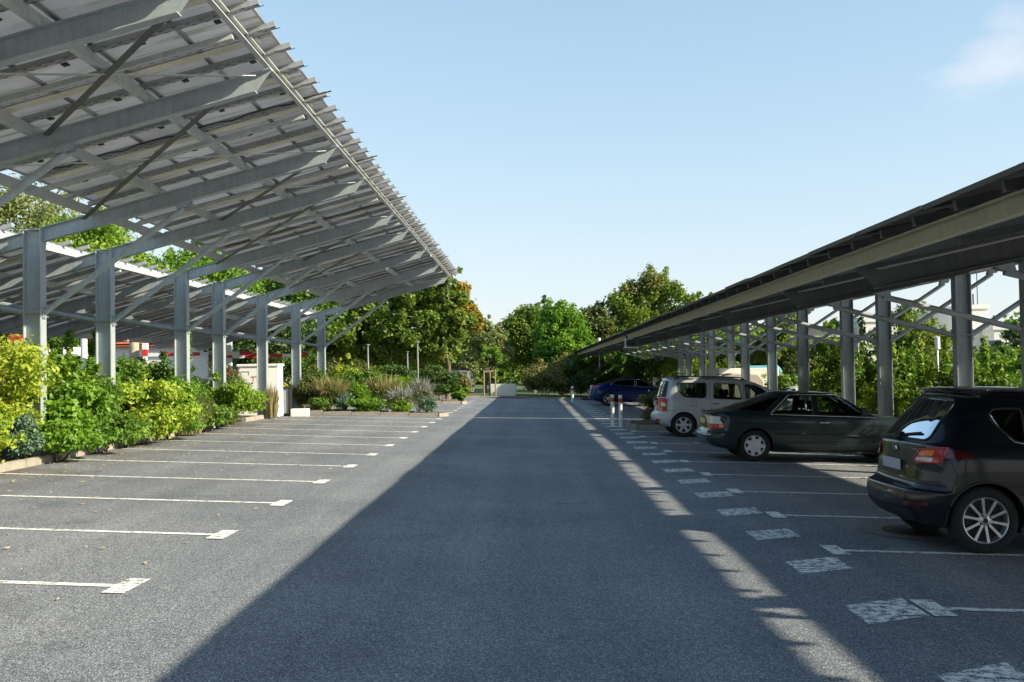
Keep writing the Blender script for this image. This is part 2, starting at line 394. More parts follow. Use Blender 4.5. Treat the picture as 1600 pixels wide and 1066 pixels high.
soil('planting_bed', [(-12.2, 37.35), (-3.2, 37.35), (-3.1, 37.7), (-3.3, 38.3), (-7.9, 39.1), (-8.0, 50.9), (-3.4, 51.3), (-3.3, 54.4), (-12.2, 54.4)])
kerb([(8.0, -6), (8.0, 31.4)], '')
kerb([(8.0, 31.6), (3.2, 31.8), (2.95, 32.4), (3.2, 34.6), (8.0, 34.8), (8.05, 78)], '')
soil('planting_bed', [(8.1, -6), (8.1, 31.7), (3.3, 31.9), (3.1, 32.4), (3.3, 34.5), (8.1, 34.7), (8.1, 78), (11.5, 78), (11.5, -6)])
kerb([(-6, 62.6), (-1.0, 62.8), (3.0, 62.4)], '')
soil('verge', [(-9, 62.7), (3.5, 62.6), (8, 62.6), (8, 72), (-9, 72)], .06)
bpy.data.objects['verge'].data.materials[0] = M['grass']

# manhole under the black car
mh = MB()
mh.lathe([(.30, 0), (.66, 0)], 40)
o = mh.build('manhole_surround', mat('pale_ring', (.16, .155, .15), .9, 0, .2, 20), lot, (4.25, 11.75, gz(4.25) + .006), (0, G, 0))
mc = MB(); mc.lathe([(.0, .0), (.40, .0)], 32); mc.build('manhole_cover', mat('cast_iron', (.05, .045, .042), .6, .5, .2, 30), lot, (4.25, 11.75, gz(4.25) + .011), (0, G, 0))

# ------------------------------------------------------------------ solar carports
PITCH = 1.6
def i_beam(pts, depth, width, tf=.014, tw=.010, cut=.22):
    """I-section laid along x between pts (x, ztop); lower flange shorter at both ends"""
    (xa, za), (xb, zb) = pts
    s = (zb - za) / (xb - xa)
    b = MB()
    def Z(x): return za + s * (x - xa)
    def slab(x0, x1, t0, t1, hw):
        b.add([(x0, -hw, Z(x0) - t1), (x1, -hw, Z(x1) - t1), (x1, hw, Z(x1) - t1), (x0, hw, Z(x0) - t1),
               (x0, -hw, Z(x0) - t0), (x1, -hw, Z(x1) - t0), (x1, hw, Z(x1) - t0), (x0, hw, Z(x0) - t0)],
              [(0, 3, 2, 1), (4, 5, 6, 7), (0, 1, 5, 4), (1, 2, 6, 5), (2, 3, 7, 6), (3, 0, 4, 7)])
    slab(xa, xb, 0, tf, width / 2)
    slab(xa + cut, xb - cut, depth - tf, depth, width / 2)
    hw = tw / 2; p = [(xa, Z(xa) - tf), (xb, Z(xb) - tf), (xb - cut, Z(xb - cut) - depth + tf), (xa + cut, Z(xa + cut) - depth + tf)]
    b.prism([(x, z) for x, z in p], 'y', -hw, hw)
    return b

def carport(label, xc, zb, m, ys, f0, nf, low_n=6, up_n=5, gap=(.26, .80), zs=2.55, lowx=.0, low_out=-.10, lp=-.62, dark=False):
    ang = math.atan(m); cs = math.cos(ang)
    D = .25; zc = zb + .28                      # top of the rafter at the column
    ZT = lambda x: zc + m * (x - xc)
    ymid = ys[len(ys) // 2]
    g0 = gz(xc)
    root = empty('solar_carport', (xc, ymid, g0)); tag(root, label, 'carport', 'solar carports along the driving lane')
    def put(name, me, x, y, z, rot=(0, 0, 0)): return link(name, me, root, (x - xc, y - ymid, z - g0), rot)
    pu = .967 * 1.0
    UP = (5.45 - gap[1]) / up_n; xu1 = xc + 5.45; xl0 = xc + gap[0] - .965 * low_n
    # columns
    b = MB(); hc = zc - g0 + .0; hw = .11; hd = .155; tf = .016
    b.box(-hd, -hd + tf, -hw, hw, 0, hc - .02); b.box(hd - tf, hd, -hw, hw, 0, hc - .02 + m * hd)
    b.box(-hd + tf, hd - tf, -.006, .006, 0, hc - .03)
    colm = b.mesh('column', M['steel'])
    st = MB(); st.box(-hd + tf, hd - tf, -hw + .01, hw - .01, -.008, .008); stm = st.mesh('stiffener', M['steel'])
    bp = MB(); bp.box(-.22, .22, -.17, .17, 0, .02)
    for sx in (-1, 1):
        for sy in (-1, 1): bp.tube([(sx * .18, sy * .13, .0), (sx * .18, sy * .13, .07)], .013, 6)
    bpm = bp.mesh('base_plate', M['steel'])
    x_tip = xc + 5.30; x_low = xc - 5.30
    rm_u = i_beam(((hd + .002), hd * m), depth=D, width=.15) if False else None
    bu = i_beam([(hd + .004, m * hd), (5.30, m * 5.30)], D, .15, cut=.0)
    # slanted cut only at the outer tip
    def rafter(x0, x1, outer):
        b = MB(); s = m; Z = lambda x: s * x
        tf_, w = .014, .075
        xo = x1 if outer > 0 else x0; xi = x0 if outer > 0 else x1
        c = -.20 * outer
        def slab(xa, xb, t0, t1, hw):
            if xa > xb: xa, xb = xb, xa
            b.add([(xa, -hw, Z(xa) - t1), (xb, -hw, Z(xb) - t1), (xb, hw, Z(xb) - t1), (xa, hw, Z(xa) - t1),
                   (xa, -hw, Z(xa) - t0), (xb, -hw, Z(xb) - t0), (xb, hw, Z(xb) - t0), (xa, hw, Z(xa) - t0)],
                  [(0, 3, 2, 1), (4, 5, 6, 7), (0, 1, 5, 4), (1, 2, 6, 5), (2, 3, 7, 6), (3, 0, 4, 7)])
        slab(xi, xo, 0, tf_, w); slab(xi, xo + c, D - tf_, D, w)
        b.prism([(xi, Z(xi) - tf_), (xo, Z(xo) - tf_), (xo + c, Z(xo + c) - D + tf_), (xi, Z(xi) - D + tf_)], 'y', -.005, .005)
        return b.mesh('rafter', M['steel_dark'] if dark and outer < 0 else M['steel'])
    ru = rafter(hd + .003, 5.30, 1); rl = rafter(-5.30, -hd - .003, -1)
    cap = MB().box(-hd, hd, -.11, .11, 0, .014).mesh('cap_plate', M['steel'])
    # struts
    zss = zs + g0
    def strut(xa, za, xb, zb_):
        b = MB(); b.tube([(xa, 0, za), (xb, 0, zb_)], .052, 12)
        d = Vector((xb - xa, 0, zb_ - za)).normalized()
        b.box(min(xa, xa - math.copysign(.03, d.x)), max(xa, xa - math.copysign(.03, d.x)) + .0, -.07, .07, za - .11, za + .11)
        for sy in (-1, 1):
            for sz in (-1, 1): b.tube([(xa, sy * .05, za + sz * .085), (xa + math.copysign(.03, d.x), sy * .05, za + sz * .085)], .012, 6)
        e = Vector((xb, 0, zb_))
        b.prism([(xb - .13 * math.copysign(1, d.x), zb_ - .02), (xb + .1 * math.copysign(1, d.x), zb_ + .02), (xb + .14 * math.copysign(1, d.x), ZT0(xb + .14 * math.copysign(1, d.x))), (xb - .1 * math.copysign(1, d.x), ZT0(xb - .1 * math.copysign(1, d.x)))], 'y', .056, .064)
        b.prism([(xb - .13 * math.copysign(1, d.x), zb_ - .02), (xb + .1 * math.copysign(1, d.x), zb_ + .02), (xb + .14 * math.copysign(1, d.x), ZT0(xb + .14 * math.copysign(1, d.x))), (xb - .1 * math.copysign(1, d.x), ZT0(xb - .1 * math.copysign(1, d.x)))], 'y', -.064, -.056)
        return b.mesh('strut', M['steel'], smooth=True)
    ZT0 = lambda x: (zc - D - .002 - zss) + m * x
    su = strut(hd + .03, 0, 2.62, ZT0(2.62) - .09); sl_ = strut(-hd - .03, 0, -2.5, ZT0(-2.5) - .09)
    for y in ys:
        put('column', colm, xc, y, g0); put('base_plate', bpm, xc, y, g0)
        put('stiffener', stm, xc, y, zss)
        put('rafter', ru, xc, y, zc); put('rafter', rl, xc, y, zc); put('cap_plate', cap, xc, y, zc - .012)
        put('strut', su, xc, y, zss); put('strut', sl_, xc, y, zss)
    # purlins: C sections along y
    y0 = min(f0, ys[0]) - .0; y1 = f0 + nf * PITCH
    ya, yb = min(f0 + .15, ys[0] - .15), max(y1 - .15, ys[-1] + .15)
    ph, pw = .16, .06
    pb = MB(); t = .006
    pb.prism([(-pw, 0), (0, 0), (0, ph), (-pw, ph), (-pw, ph - .02), (-pw + t, ph - .02), (-pw + t, ph - t), (-t, ph - t), (-t, t), (-pw + t, t), (-pw + t, .02), (-pw, .02)], 'y', ya - ymid, yb - ymid)
    for y in ys:
        for dy in (-.04, .04):
            for zz in (.05, .12): pb.tube([(-.001, y - ymid + dy, zz), (.012, y - ymid + dy, zz)], .011, 6)
    pme = pb.mesh('purlin', M['steel_lt'])
    offs = [5.29, 3.72, 2.20, gap[1] + .04, lp, -2.15, -3.70, -5.24]
    for d in offs:
        x = xc + d
        o = link('purlin', pme, root, (d, 0, ZT(x) + .002 - g0), (0, -ang, 0))
        if d > 5: o.scale = (-1, 1, 1); o.location.x -= .06
        if dark and d < -5: o.data = pme.copy(); o.data.materials[0] = M['beige_sheet']; o['label'] = 'edge purlin along the eave, bounced light in its beige colour'
    # mid-bay sag bars, bracing
    for a_, b_ in zip(ys, ys[1:]):
        ym = (a_ + b_) / 2
        sb = MB(); sb.bar((gap[1] + .05, 0, m * (gap[1] + .05) - .03), (5.22, 0, m * 5.22 - .03), .075, .06)
        sb.bar((-5.2, 0, m * -5.2 - .03), (-.6, 0, m * -.6 - .03), .075, .06)
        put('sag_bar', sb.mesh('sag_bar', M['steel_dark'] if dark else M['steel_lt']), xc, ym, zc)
        L = b_ - a_
        if L > 4: pr = [((5.1, L / 2 - .1), (.9, -L / 2 + .1)), ((4.75, -L / 2 + .1), (.9, L / 2 - .1)), ((-5.1, L / 2 - .1), (-1.0, -L / 2 + .1)), ((-5.1, -L / 2 + .1), (-1.0, L / 2 - .1))]
        else: pr = [((5.1, L / 2 - .1), (2.4, -L / 2 + .1)), ((5.1, -L / 2 + .1), (2.4, L / 2 - .1)), ((-5.1, L / 2 - .1), (-2.4, -L / 2 + .1)), ((-5.1, -L / 2 + .1), (-2.4, L / 2 - .1))]
        for i, (p, q) in enumerate(pr):
            dz = -.072 if i % 2 else -.062
            bb = MB().bar((p[0], p[1], m * p[0] + dz), (q[0], q[1], m * q[0] + dz), .085, .008)
            put('brace', bb.mesh('brace', M['steel_lt'] if i % 2 == 0 else M['steel_dark']), xc, ym, zc)
    # rails
    rb = {}
    for key, xa, xb in (('u', xc + gap[1] - .02, xu1 + .13), ('l', xl0 - low_out, xc + gap[0] + .03 + lowx)):
        L = (xb - xa) / cs; b = MB()
        b.prism([(-.05, 0), (.05, 0), (.05, .004), (.027, .004), (.027, .075), (-.027, .075), (-.027, .004), (-.05, .004)], 'x', -L / 2, L / 2)
        nh = int(L / .16)
        for i in range(nh):
            xx = -L / 2 + .1 + i * .16
            b.box(xx, xx + .055, -.046, -.030, -.002, .0005, 1); b.box(xx + .05, xx + .105, .030, .046, -.002, .0005, 1)
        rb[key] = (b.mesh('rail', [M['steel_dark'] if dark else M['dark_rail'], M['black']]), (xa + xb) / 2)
        c = MB(); Lc = L - .62
        c.prism([(-.085, .012), (-.075, 0), (.075, 0), (.085, .012), (.085, .02), (.073, .006), (-.073, .006), (-.085, .02)], 'x', -Lc / 2, Lc / 2)
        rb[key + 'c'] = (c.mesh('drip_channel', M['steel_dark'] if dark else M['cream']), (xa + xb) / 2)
        j = MB(); j.box(-.09, .09, -.055, .055, -.03, .0); j.box(.06, .26, -.02, .02, -.018, -.004)
        rb['j'] = j.mesh('junction_box', M['black'])
    zr = ph + .006
    for key in ('u', 'l'):
        me, xm = rb[key]; mc_, xmc = rb[key + 'c']
        for i in range(nf):
            yc = f0 + (i + .5) * PITCH
            for dy in (-.38, .40):
                put('rail', me, xm, yc + dy, ZT(xm) + zr / cs, (0, -ang, 0))
            if i: put('drip_channel', mc_, xmc, f0 + i * PITCH, ZT(xmc) + (zr + .045) / cs, (0, -ang, 0))
    # cables clipped under every third pair of rails
    rc = random.Random(9)
    for i in range(1, nf, 3):
        pts = []; x0 = xc + gap[1] + .3; 
        for k in range(22):
            x = x0 + k * .21; pts.append((x - xc, f0 + (i + .5) * PITCH + .30 + rc.uniform(-.012, .012) - ymid, ZT(x) + zr / cs + .03 - (.03 if k % 4 == 2 else 0) - g0))
        MB().tube(pts, .011, 5).build('cable', M['black'], root, smooth='all', fix=False)
    # panels
    b = MB(); py, px = (PITCH - .022) / 2, .5 * .965 / cs - .002
    z0, z1 = 0, .038; fi = .028
    b.box(-px, px, -py, -py + fi, z0, z1); b.box(-px, px, py - fi, py, z0, z1)
    b.box(-px, -px + fi, -py + fi, py - fi, z0, z1); b.box(px - fi, px, -py + fi, py - fi, z0, z1)
    b.add([(-px + fi, -py + fi, .026), (-px + fi, py - fi, .026), (px - fi, py - fi, .026), (px - fi, -py + fi, .026)], [(0, 1, 2, 3)], 1)
    b.add([(-px + fi, -py + fi, .0365), (px - fi, -py + fi, .0365), (px - fi, py - fi, .0365), (-px + fi, py - fi, .0365)], [(0, 1, 2, 3)], 2)
    b.box(-.05, .03, -.05, .05, .010, .0255, 3)
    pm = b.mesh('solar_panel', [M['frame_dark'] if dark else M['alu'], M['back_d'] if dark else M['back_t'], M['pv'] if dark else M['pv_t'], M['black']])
    zp = zr + .077
    r2 = random.Random(3)
    for i in range(nf):
        yc = f0 + (i + .5) * PITCH
        jx = r2.uniform(-.012, .012); jz = r2.uniform(0, .012)
        for j in range(up_n):
            x = xc + gap[1] + UP * (j + .5)
            o = put('solar_panel', pm, x + jx, yc, ZT(x) + zp / cs + jz, (r2.uniform(-.002, .002), -ang, 0)); o.scale = (UP / .965, 1, 1)
        for j in range(low_n):
            x = xc + gap[0] - .965 * (j + .5)
            put('solar_panel', pm, x + jx, yc, ZT(x) + zp / cs + jz, (r2.uniform(-.002, .002), -ang, 0))
    return root
yl = [-4.3, -1.75, 2.9, 5.8, 10.5, 13.5, 18.15, 21.2, 25.9, 29.0, 33.7]
carport('long front solar carport on the left, reaching overhead, with grey steel columns in the hedge', -8.58, 4.0, .258, yl, -6.2, 26, 5, 5, (-.78, .95), lowx=.34, low_out=.1, lp=-.56)
carport('short rear solar carport on the left, behind the gap, ending at the big leafy tree', -8.58, 4.0, .258, [38.6, 43.3], 35.9, 6, 5, 5, (-.78, .95), lowx=.34, low_out=.1, lp=-.56)
yr = [-4.6, -1.65, 2.9, 5.85, 10.4, 13.4, 18.0, 20.9, 25.5, 28.45, 33.05]
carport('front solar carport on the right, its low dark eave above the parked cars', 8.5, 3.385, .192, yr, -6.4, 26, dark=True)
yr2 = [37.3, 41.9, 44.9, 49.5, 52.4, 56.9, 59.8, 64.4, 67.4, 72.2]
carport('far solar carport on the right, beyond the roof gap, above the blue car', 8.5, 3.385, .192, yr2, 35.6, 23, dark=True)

# ------------------------------------------------------------------ cars
def glass_mat(name, col=(.25, .28, .27), rough=.02, dark=.55):
    """tinted window: part see-through, part mirror"""
    m = bpy.data.materials.new(name); m.use_nodes = True; nt = m.node_tree; L = nt.links
    for n in list(nt.nodes): nt.nodes.remove(n)
    tr = N(nt, 'ShaderNodeBsdfTransparent'); tr.inputs[0].default_value = (*col, 1)
    gl = N(nt, 'ShaderNodeBsdfGlossy'); gl.inputs['Roughness'].default_value = rough; gl.inputs[0].default_value = (.9, .95, 1, 1)
    fr = N(nt, 'ShaderNodeFresnel'); fr.inputs[0].default_value = 1.5
    ms = N(nt, 'ShaderNodeMixShader'); L.new(fr.outputs[0], ms.inputs[0]); L.new(tr.outputs[0], ms.inputs[1]); L.new(gl.outputs[0], ms.inputs[2])
    o = N(nt, 'ShaderNodeOutputMaterial'); L.new(ms.outputs[0], o.inputs[0]); return m
M['glass'] = glass_mat('car_window', (.50, .56, .54))
M['glass_tint'] = glass_mat('tinted_car_window', (.10, .12, .13))
M['tyre'] = mat('tyre_rubber', (.018, .018, .019), .85, 0, .15, 30)
M['rim'] = mat('alloy', (.55, .56, .58), .32, .7, .05, 8)
M['hubcap'] = mat('silver_hubcap', (.60, .61, .63), .4, .35, .05, 8)
M['chrome'] = mat('chrome_trim', (.75, .76, .78), .15, 1.0)
M['trim'] = mat('dark_trim', (.02, .02, .022), .5)
M['interior'] = mat('car_interior', (.035, .035, .038), .9)
M['redlens'] = mat('red_lens', (.45, .010, .012), .18, 0, coat=.8)
M['redlens_dark'] = mat('dark_red_lens', (.09, .004, .006), .15, 0, coat=.8)
M['clearlens'] = mat('clear_lens', (.62, .60, .58), .15, 0, coat=.8)
M['amber'] = mat('amber_lens', (.75, .25, .05), .2, 0, coat=.6)
M['plate'] = mat('number_plate', (.42, .46, .50), .4, 0, .08, 9)
M['seam'] = mat('door_gap', (.006, .006, .007), .8)

def paint(name, col, metal=.3, rough=.32):
    m = mat(name, col, rough, metal, coat=.55, spec=.25)
    nt = m.node_tree; b = nt.nodes['Principled BSDF']
    t = N(nt, 'ShaderNodeTexCoord'); n = N(nt, 'ShaderNodeTexNoise', Scale=2.5, Detail=5, Roughness=.7); nt.links.new(t.outputs['Object'], n.inputs[0])
    sx = N(nt, 'ShaderNodeSeparateXYZ'); nt.links.new(t.outputs['Object'], sx.inputs[0])
    q = N(nt, 'ShaderNodeMapRange'); q.inputs[1].default_value = .75; q.inputs[2].default_value = .2; nt.links.new(sx.outputs[2], q.inputs[0])
    mu = N(nt, 'ShaderNodeMath', operation='MULTIPLY'); nt.links.new(q.outputs[0], mu.inputs[0]); nt.links.new(n.outputs['Fac'], mu.inputs[1])
    h = N(nt, 'ShaderNodeMath', operation='MULTIPLY'); h.inputs[1].default_value = .16; nt.links.new(mu.outputs[0], h.inputs[0])
    nt.links.new(mixc(nt, h.outputs[0], col, (.08, .077, .07)), b.inputs['Base Color'])
    rr = N(nt, 'ShaderNodeMapRange'); rr.inputs[3].default_value = .02; rr.inputs[4].default_value = .11; nt.links.new(n.outputs['Fac'], rr.inputs[0]); nt.links.new(rr.outputs[0], b.inputs['Coat Roughness'])
    return m

def crs(P, sub):
    """Catmull-Rom through rows of control values"""
    P = np.array(P, float); out = []
    n = len(P)
    for i in range(n - 1):
        p0, p1, p2, p3 = P[max(i - 1, 0)], P[i], P[i + 1], P[min(i + 2, n - 1)]
        for k in range(sub):
            t = k / sub
            c = .5 * ((2 * p1) + (-p0 + p2) * t + (2 * p0 - 5 * p1 + 4 * p2 - p3) * t * t + (-p0 + 3 * p1 - 3 * p2 + p3) * t ** 3)
            l = p1 * (1 - t) + p2 * t
            out.append(.55 * c + .45 * l)
    out.append(P[-1]); return np.array(out)

def inpoly(x, z, poly):
    c = False; n = len(poly); j = n - 1
    for i in range(n):
        xi, zi = poly[i]; xj, zj = poly[j]
        if (zi > z) != (zj > z) and x < (xj - xi) * (z - zi) / (zj - zi) + xi: c = not c
        j = i
    return c

def round_poly(poly, r=.06, k=4):
    out = []; n = len(poly)
    for i in range(n):
        p = Vector(poly[i]); a = Vector(poly[i - 1]); b = Vector(poly[(i + 1) % n])
        ra = min(r, (a - p).length * .45); rb = min(r, (b - p).length * .45)
        pa = p + (a - p).normalized() * ra; pb = p + (b - p).normalized() * rb
        for t in range(k + 1):
            t /= k; out.append(tuple(pa * (1 - t) ** 2 + p * 2 * t * (1 - t) + pb * t * t))
    return out

class Car:
    def __init__(s, name, rows, n_exp, paint_m, wheels, r_w, r_arch, track=.0, sub=5, ncol=150):
        s.root = empty(name); s.paint = paint_m; s.wheels = wheels
        C = crs(rows, sub); s.C = C
        # ring: resampled superellipse
        def ring(xr, zr, xf, zf, W, zs, ne):
            a = (xf - xr) / 2; xm = (xf + xr) / 2
            th = np.linspace(math.pi, 0, 900)
            c, sn = np.cos(th), np.sin(th)
            # corner exponent uses y-scale so that corners stay round in metres
            rc = min(.34, a * .9, W * .8)
            x = np.empty_like(th); y = np.empty_like(th)
            # rounded rectangle with slightly bowed ends
            pts = []
            bow = min(.09, a * .3)
            for t in np.linspace(0, 1, 40): yy = t * (W - rc); pts.append((xr + bow * (yy / W) ** 2, yy))
            x0 = xr + bow * ((W - rc) / W) ** 2; 
            for t in np.linspace(0, math.pi / 2, 40)[1:]: pts.append((x0 + rc * (1 - math.cos(t)) , W - rc + rc * math.sin(t)))
            x1 = xf - bow * ((W - rc) / W) ** 2
            xa = pts[-1][0]; xb = x1 - rc
            for t in np.linspace(0, 1, 120)[1:]: pts.append((xa + (xb - xa) * t, W))
            for t in np.linspace(0, math.pi / 2, 40)[1:]: pts.append((xb + rc * math.sin(t), W - rc + rc * math.cos(t)))
            for t in np.linspace(1, 0, 40)[1:]: yy = t * (W - rc); pts.append((xf - bow * (yy / W) ** 2, yy))
            pts = np.array(pts)
            # plan taper towards both ends
            L = s.L
            tp = 1 - .055 * np.clip((1.0 - pts[:, 0]) / 1.0, 0, 1) ** 2 - .10 * np.clip((pts[:, 0] - (L - 1.2)) / 1.2, 0, 1) ** 2
            yy = pts[:, 1] * tp
            q = (pts[:, 1] / W) ** 3
            u = np.clip((pts[:, 0] - xr) / max(xf - xr, 1e-3), 0, 1)
            zend = np.where(u < .5, zr, zf)
            # sides hold zs, ends hold zr / zf
            w = np.clip(np.minimum(pts[:, 0] - xr, xf - pts[:, 0]) / max(.25, 1e-3), 0, 1); w = w * w * (3 - 2 * w)
            side = zs
            f = np.maximum(q, w)
            z = zend * (1 - f) + side * f
            P3 = np.stack([pts[:, 0], yy, z], 1)
            d = np.concatenate([[0], np.cumsum(np.linalg.norm(np.diff(pts, axis=0), axis=1))])
            tt = np.linspace(0, d[-1], s.nc)
            return np.stack([np.interp(tt, d, P3[:, k]) for k in range(3)], 1)
        s.L = max(r[2] for r in rows); s.nc = ncol
        G3 = np.array([ring(*c[:6], n_exp) for c in C])         # rows x cols x 3
        nr = len(C)
        V = G3.reshape(-1, 3)
        Vm = V * np.array([1, -1, 1])
        verts = np.concatenate([V, Vm]); F = []
        for j in range(nr - 1):
            for i in range(ncol - 1):
                a = j * ncol + i; F.append((a, a + ncol, a + ncol + 1, a + 1))
        nV = len(V)
        F2 = [(d + nV, c + nV, b + nV, a + nV) for a, b, c, d in F]
        F = F + F2
        # close the roof
        top = [(nr - 1) * ncol + i for i in range(ncol)] 
        for i in range(ncol - 1): F.append((top[i], top[i] + nV, top[i + 1] + nV, top[i + 1]))
        s.V = verts; s.F = F
        s.bvh = BVHTree.FromPolygons([tuple(v) for v in verts], F)
        s.r_arch = r_arch; s.r_w = r_w
        s.side_holes = []; s.rear_holes = []; s.front_holes = []; s.doors = []
    # --- projections
    def side(s, x, z, sg=-1, off=.004):
        h = s.bvh.ray_cast(Vector((x, sg * 3, z)), Vector((0, -sg, 0)))
        if h[0] is None: return None
        n = h[1]; n = n if n.y * sg > 0 else -n
        return h[0] + n * off
    def rear(s, y, z, off=.004, front=False):
        o = Vector((8 if front else -3, y, z)); d = Vector((-1 if front else 1, 0, 0))
        h = s.bvh.ray_cast(o, d)
        if h[0] is None: return None
        n = h[1]; n = -n if (n.x > 0) != front else n
        return h[0] + n * off
    def patch(s, name, poly, m, proj, off=.004, parent=None, step=.035, thick=0, smooth=True, rnd_=.04):
        poly = round_poly(poly, rnd_) if rnd_ else poly
        us = [p[0] for p in poly]; vs_ = [p[1] for p in poly]
        b = bmesh.new()
        vl = [b.verts.new((p[0], p[1], 0)) for p in poly]
        b.faces.new(vl)
        u = min(us) + step
        while u < max(us) - step * .3:
            bmesh.ops.bisect_plane(b, geom=b.verts[:] + b.edges[:] + b.faces[:], plane_co=(u, 0, 0), plane_no=(1, 0, 0)); u += step
        u = min(vs_) + step
        while u < max(vs_) - step * .3:
            bmesh.ops.bisect_plane(b, geom=b.verts[:] + b.edges[:] + b.faces[:], plane_co=(0, u, 0), plane_no=(0, 1, 0)); u += step
        bad = []
        for v in b.verts:
            p = proj(v.co.x, v.co.y, off)
            if p is None: bad.append(v)
            else: v.co = p
        if bad: bmesh.ops.delete(b, geom=bad, context='VERTS')
        me = bpy.data.meshes.new(name); b.to_mesh(me); b.free(); me.materials.append(m)
        me.polygons.foreach_set('use_smooth', [smooth] * len(me.polygons))
        o = link(name, me, parent or s.root)
        return o
    def line(s, name, pts, m, proj, rad=.006, off=.002, parent=None, closed=False, mb=None):
        """a strip that follows the body"""
        P = []
        q = list(pts) + ([pts[0]] if closed else [])
        for a, b in zip(q, q[1:]):
            n = max(1, int(math.hypot(b[0] - a[0], b[1] - a[1]) / .04))
            for i in range(n):
                t = i / n; p = proj(a[0] + (b[0] - a[0]) * t, a[1] + (b[1] - a[1]) * t, off)
                if p is not None: P.append(p)
        if not closed:
            p = proj(*q[-1], off)
            if p is not None: P.append(p)
        elif P: P.append(P[0])
        if len(P) < 2: return
        if mb is not None: mb.tube(P, rad, 5); return
        return MB().tube(P, rad, 6).build(name, m, parent or s.root, smooth='all', fix=False)
    def finish(s, glass='glass', interior=True, seats=True, arch_trim=None):
        V = s.V.copy(); F = s.F
        keep = []; arch_v = set(); door_faces = [[] for _ in s.doors]
        for f in F:
            c = V[list(f)].mean(0); x, y, z = c; drop = False
            if abs(y) > .35:
                for wx, wz in s.wheels:
                    if math.hypot(x - wx, z - wz) < s.r_arch: drop = True; arch_v.update(f)
            if not drop:
                a = V[f[0]]; nrm = np.cross(V[f[1]] - a, V[f[2]] - a); nl = np.linalg.norm(nrm) + 1e-9; nrm /= nl
                if abs(nrm[1]) > .45 and abs(y) > .3:
                    for p in s.side_holes:
                        if inpoly(x, z, p): drop = True
                elif x < s.L * .45 and abs(y) < .7:
                    for p in s.rear_holes:
                        if inpoly(y, z, p) and z > .8: drop = True
                elif x > s.L * .5 and abs(y) < .7:
                    for p in s.front_holes:
                        if inpoly(y, z, p) and z > .8: drop = True
            if drop: continue
            put_ = False
            if y < 0 and abs(y) > .5:
                for di, dp in enumerate(s.doors):
                    if inpoly(x, z, dp): door_faces[di].append(f); put_ = True; break
            if not put_: keep.append(f)
        kept = {i for f in keep for i in f} | {i for df in door_faces for f in df for i in f}
        for i in arch_v & kept:
            if abs(V[i, 1]) < .35: continue
            wx, wz = min(s.wheels, key=lambda w: math.hypot(V[i, 0] - w[0], V[i, 2] - w[1]))
            d = math.hypot(V[i, 0] - wx, V[i, 2] - wz)
            if abs(d - s.r_arch) < .10: k = s.r_arch / d; V[i, 0] = wx + (V[i, 0] - wx) * k; V[i, 2] = wz + (V[i, 2] - wz) * k
        def mk(name, faces, parent):
            used = sorted({i for f in faces for i in f}); mp_ = {u: k for k, u in enumerate(used)}
            me = bpy.data.meshes.new(name); me.from_pydata([tuple(V[u]) for u in used], [], [[mp_[i] for i in f] for f in faces])
            me.materials.append(s.paint)
            b = bmesh.new(); b.from_mesh(me); bmesh.ops.remove_doubles(b, verts=b.verts, dist=.0004); 
            bmesh.ops.recalc_face_normals(b, faces=b.faces)
            b.to_mesh(me); b.free()
            me.polygons.foreach_set('use_smooth', [True] * len(me.polygons))
            return link(name, me, parent)
        s.body = mk('body', keep, s.root)
        s.door_obs = [mk('door', df, s.root) for df in door_faces]
        # wheel housings, floor
        ib = MB()
        for wx, wz in s.wheels:
            for sg in (-1, 1):
                ya = sg * .42; yb = sg * .80
                n = 18; v = []
                for k in range(n + 1):
                    t = math.pi * (k / n) * 1.16 - .25
                    for y in (ya, yb): v.append((wx + s.r_arch * 1.0 * math.cos(t), y, wz + s.r_arch * 1.0 * math.sin(t)))
                ib.add(v, [(2 * k, 2 * k + 1, 2 * k + 3, 2 * k + 2) for k in range(n)])
                ib.add([v[2 * k] for k in range(n + 1)] , [tuple(range(n + 1))])
        xa, xb = s.C[0][0] + .05, s.C[0][2] - .05; W0 = s.C[0][4] - .03
        ib.box(xa + .2, xb - .2, -.40, .40, .19, .28)
        xs_ = sorted(w[0] for w in s.wheels)
        ib.box(xs_[0] + s.r_arch + .02, xs_[1] - s.r_arch - .02, -W0, W0, .185, .27)
        ib.box(xa, xs_[0] - s.r_arch - .02, -W0 * .9, W0 * .9, .24, .30) if xs_[0] - s.r_arch - .02 > xa + .05 else None
        ib.build('underbody', M['black'], s.root)
        if interior:
            it = MB(); f0, f1 = xs_[0] + .1, xs_[1] - .5
            belt = s.belt
            it.box(f0 - .5, f1 + .1, -.66, .66, .30, .36)
            it.box(f1 + .12, f1 + .52, -.64, .64, belt - .22, belt - .02)      # dashboard
            it.build('interior', M['interior'], s.root)
            if seats:
                for bx, ys_ in ((f0 + .28, (-.36, .36)), (f0 + 1.18, (-.36, .36))):
                    for y in ys_:
                        sm = MB()
                        sm.prism([(bx, .36), (bx + .5, .36), (bx + .52, .55), (bx + .05, .52)], 'y', y - .24, y + .24)
                        sm.prism([(bx - .02, .45), (bx + .12, .5), (bx - .02, belt + .06), (bx - .14, belt + .04)], 'y', y - .23, y + .23)
                        sm.prism([(bx - .13, belt + .09), (bx - .03, belt + .09), (bx - .06, belt + .26), (bx - .13, belt + .26)], 'y', y - .13, y + .13)
                        sm.tube([(bx - .08, y, belt), (bx - .08, y, belt + .12)], .02, 6)
                        sm.build('seat', M['interior'], s.root)
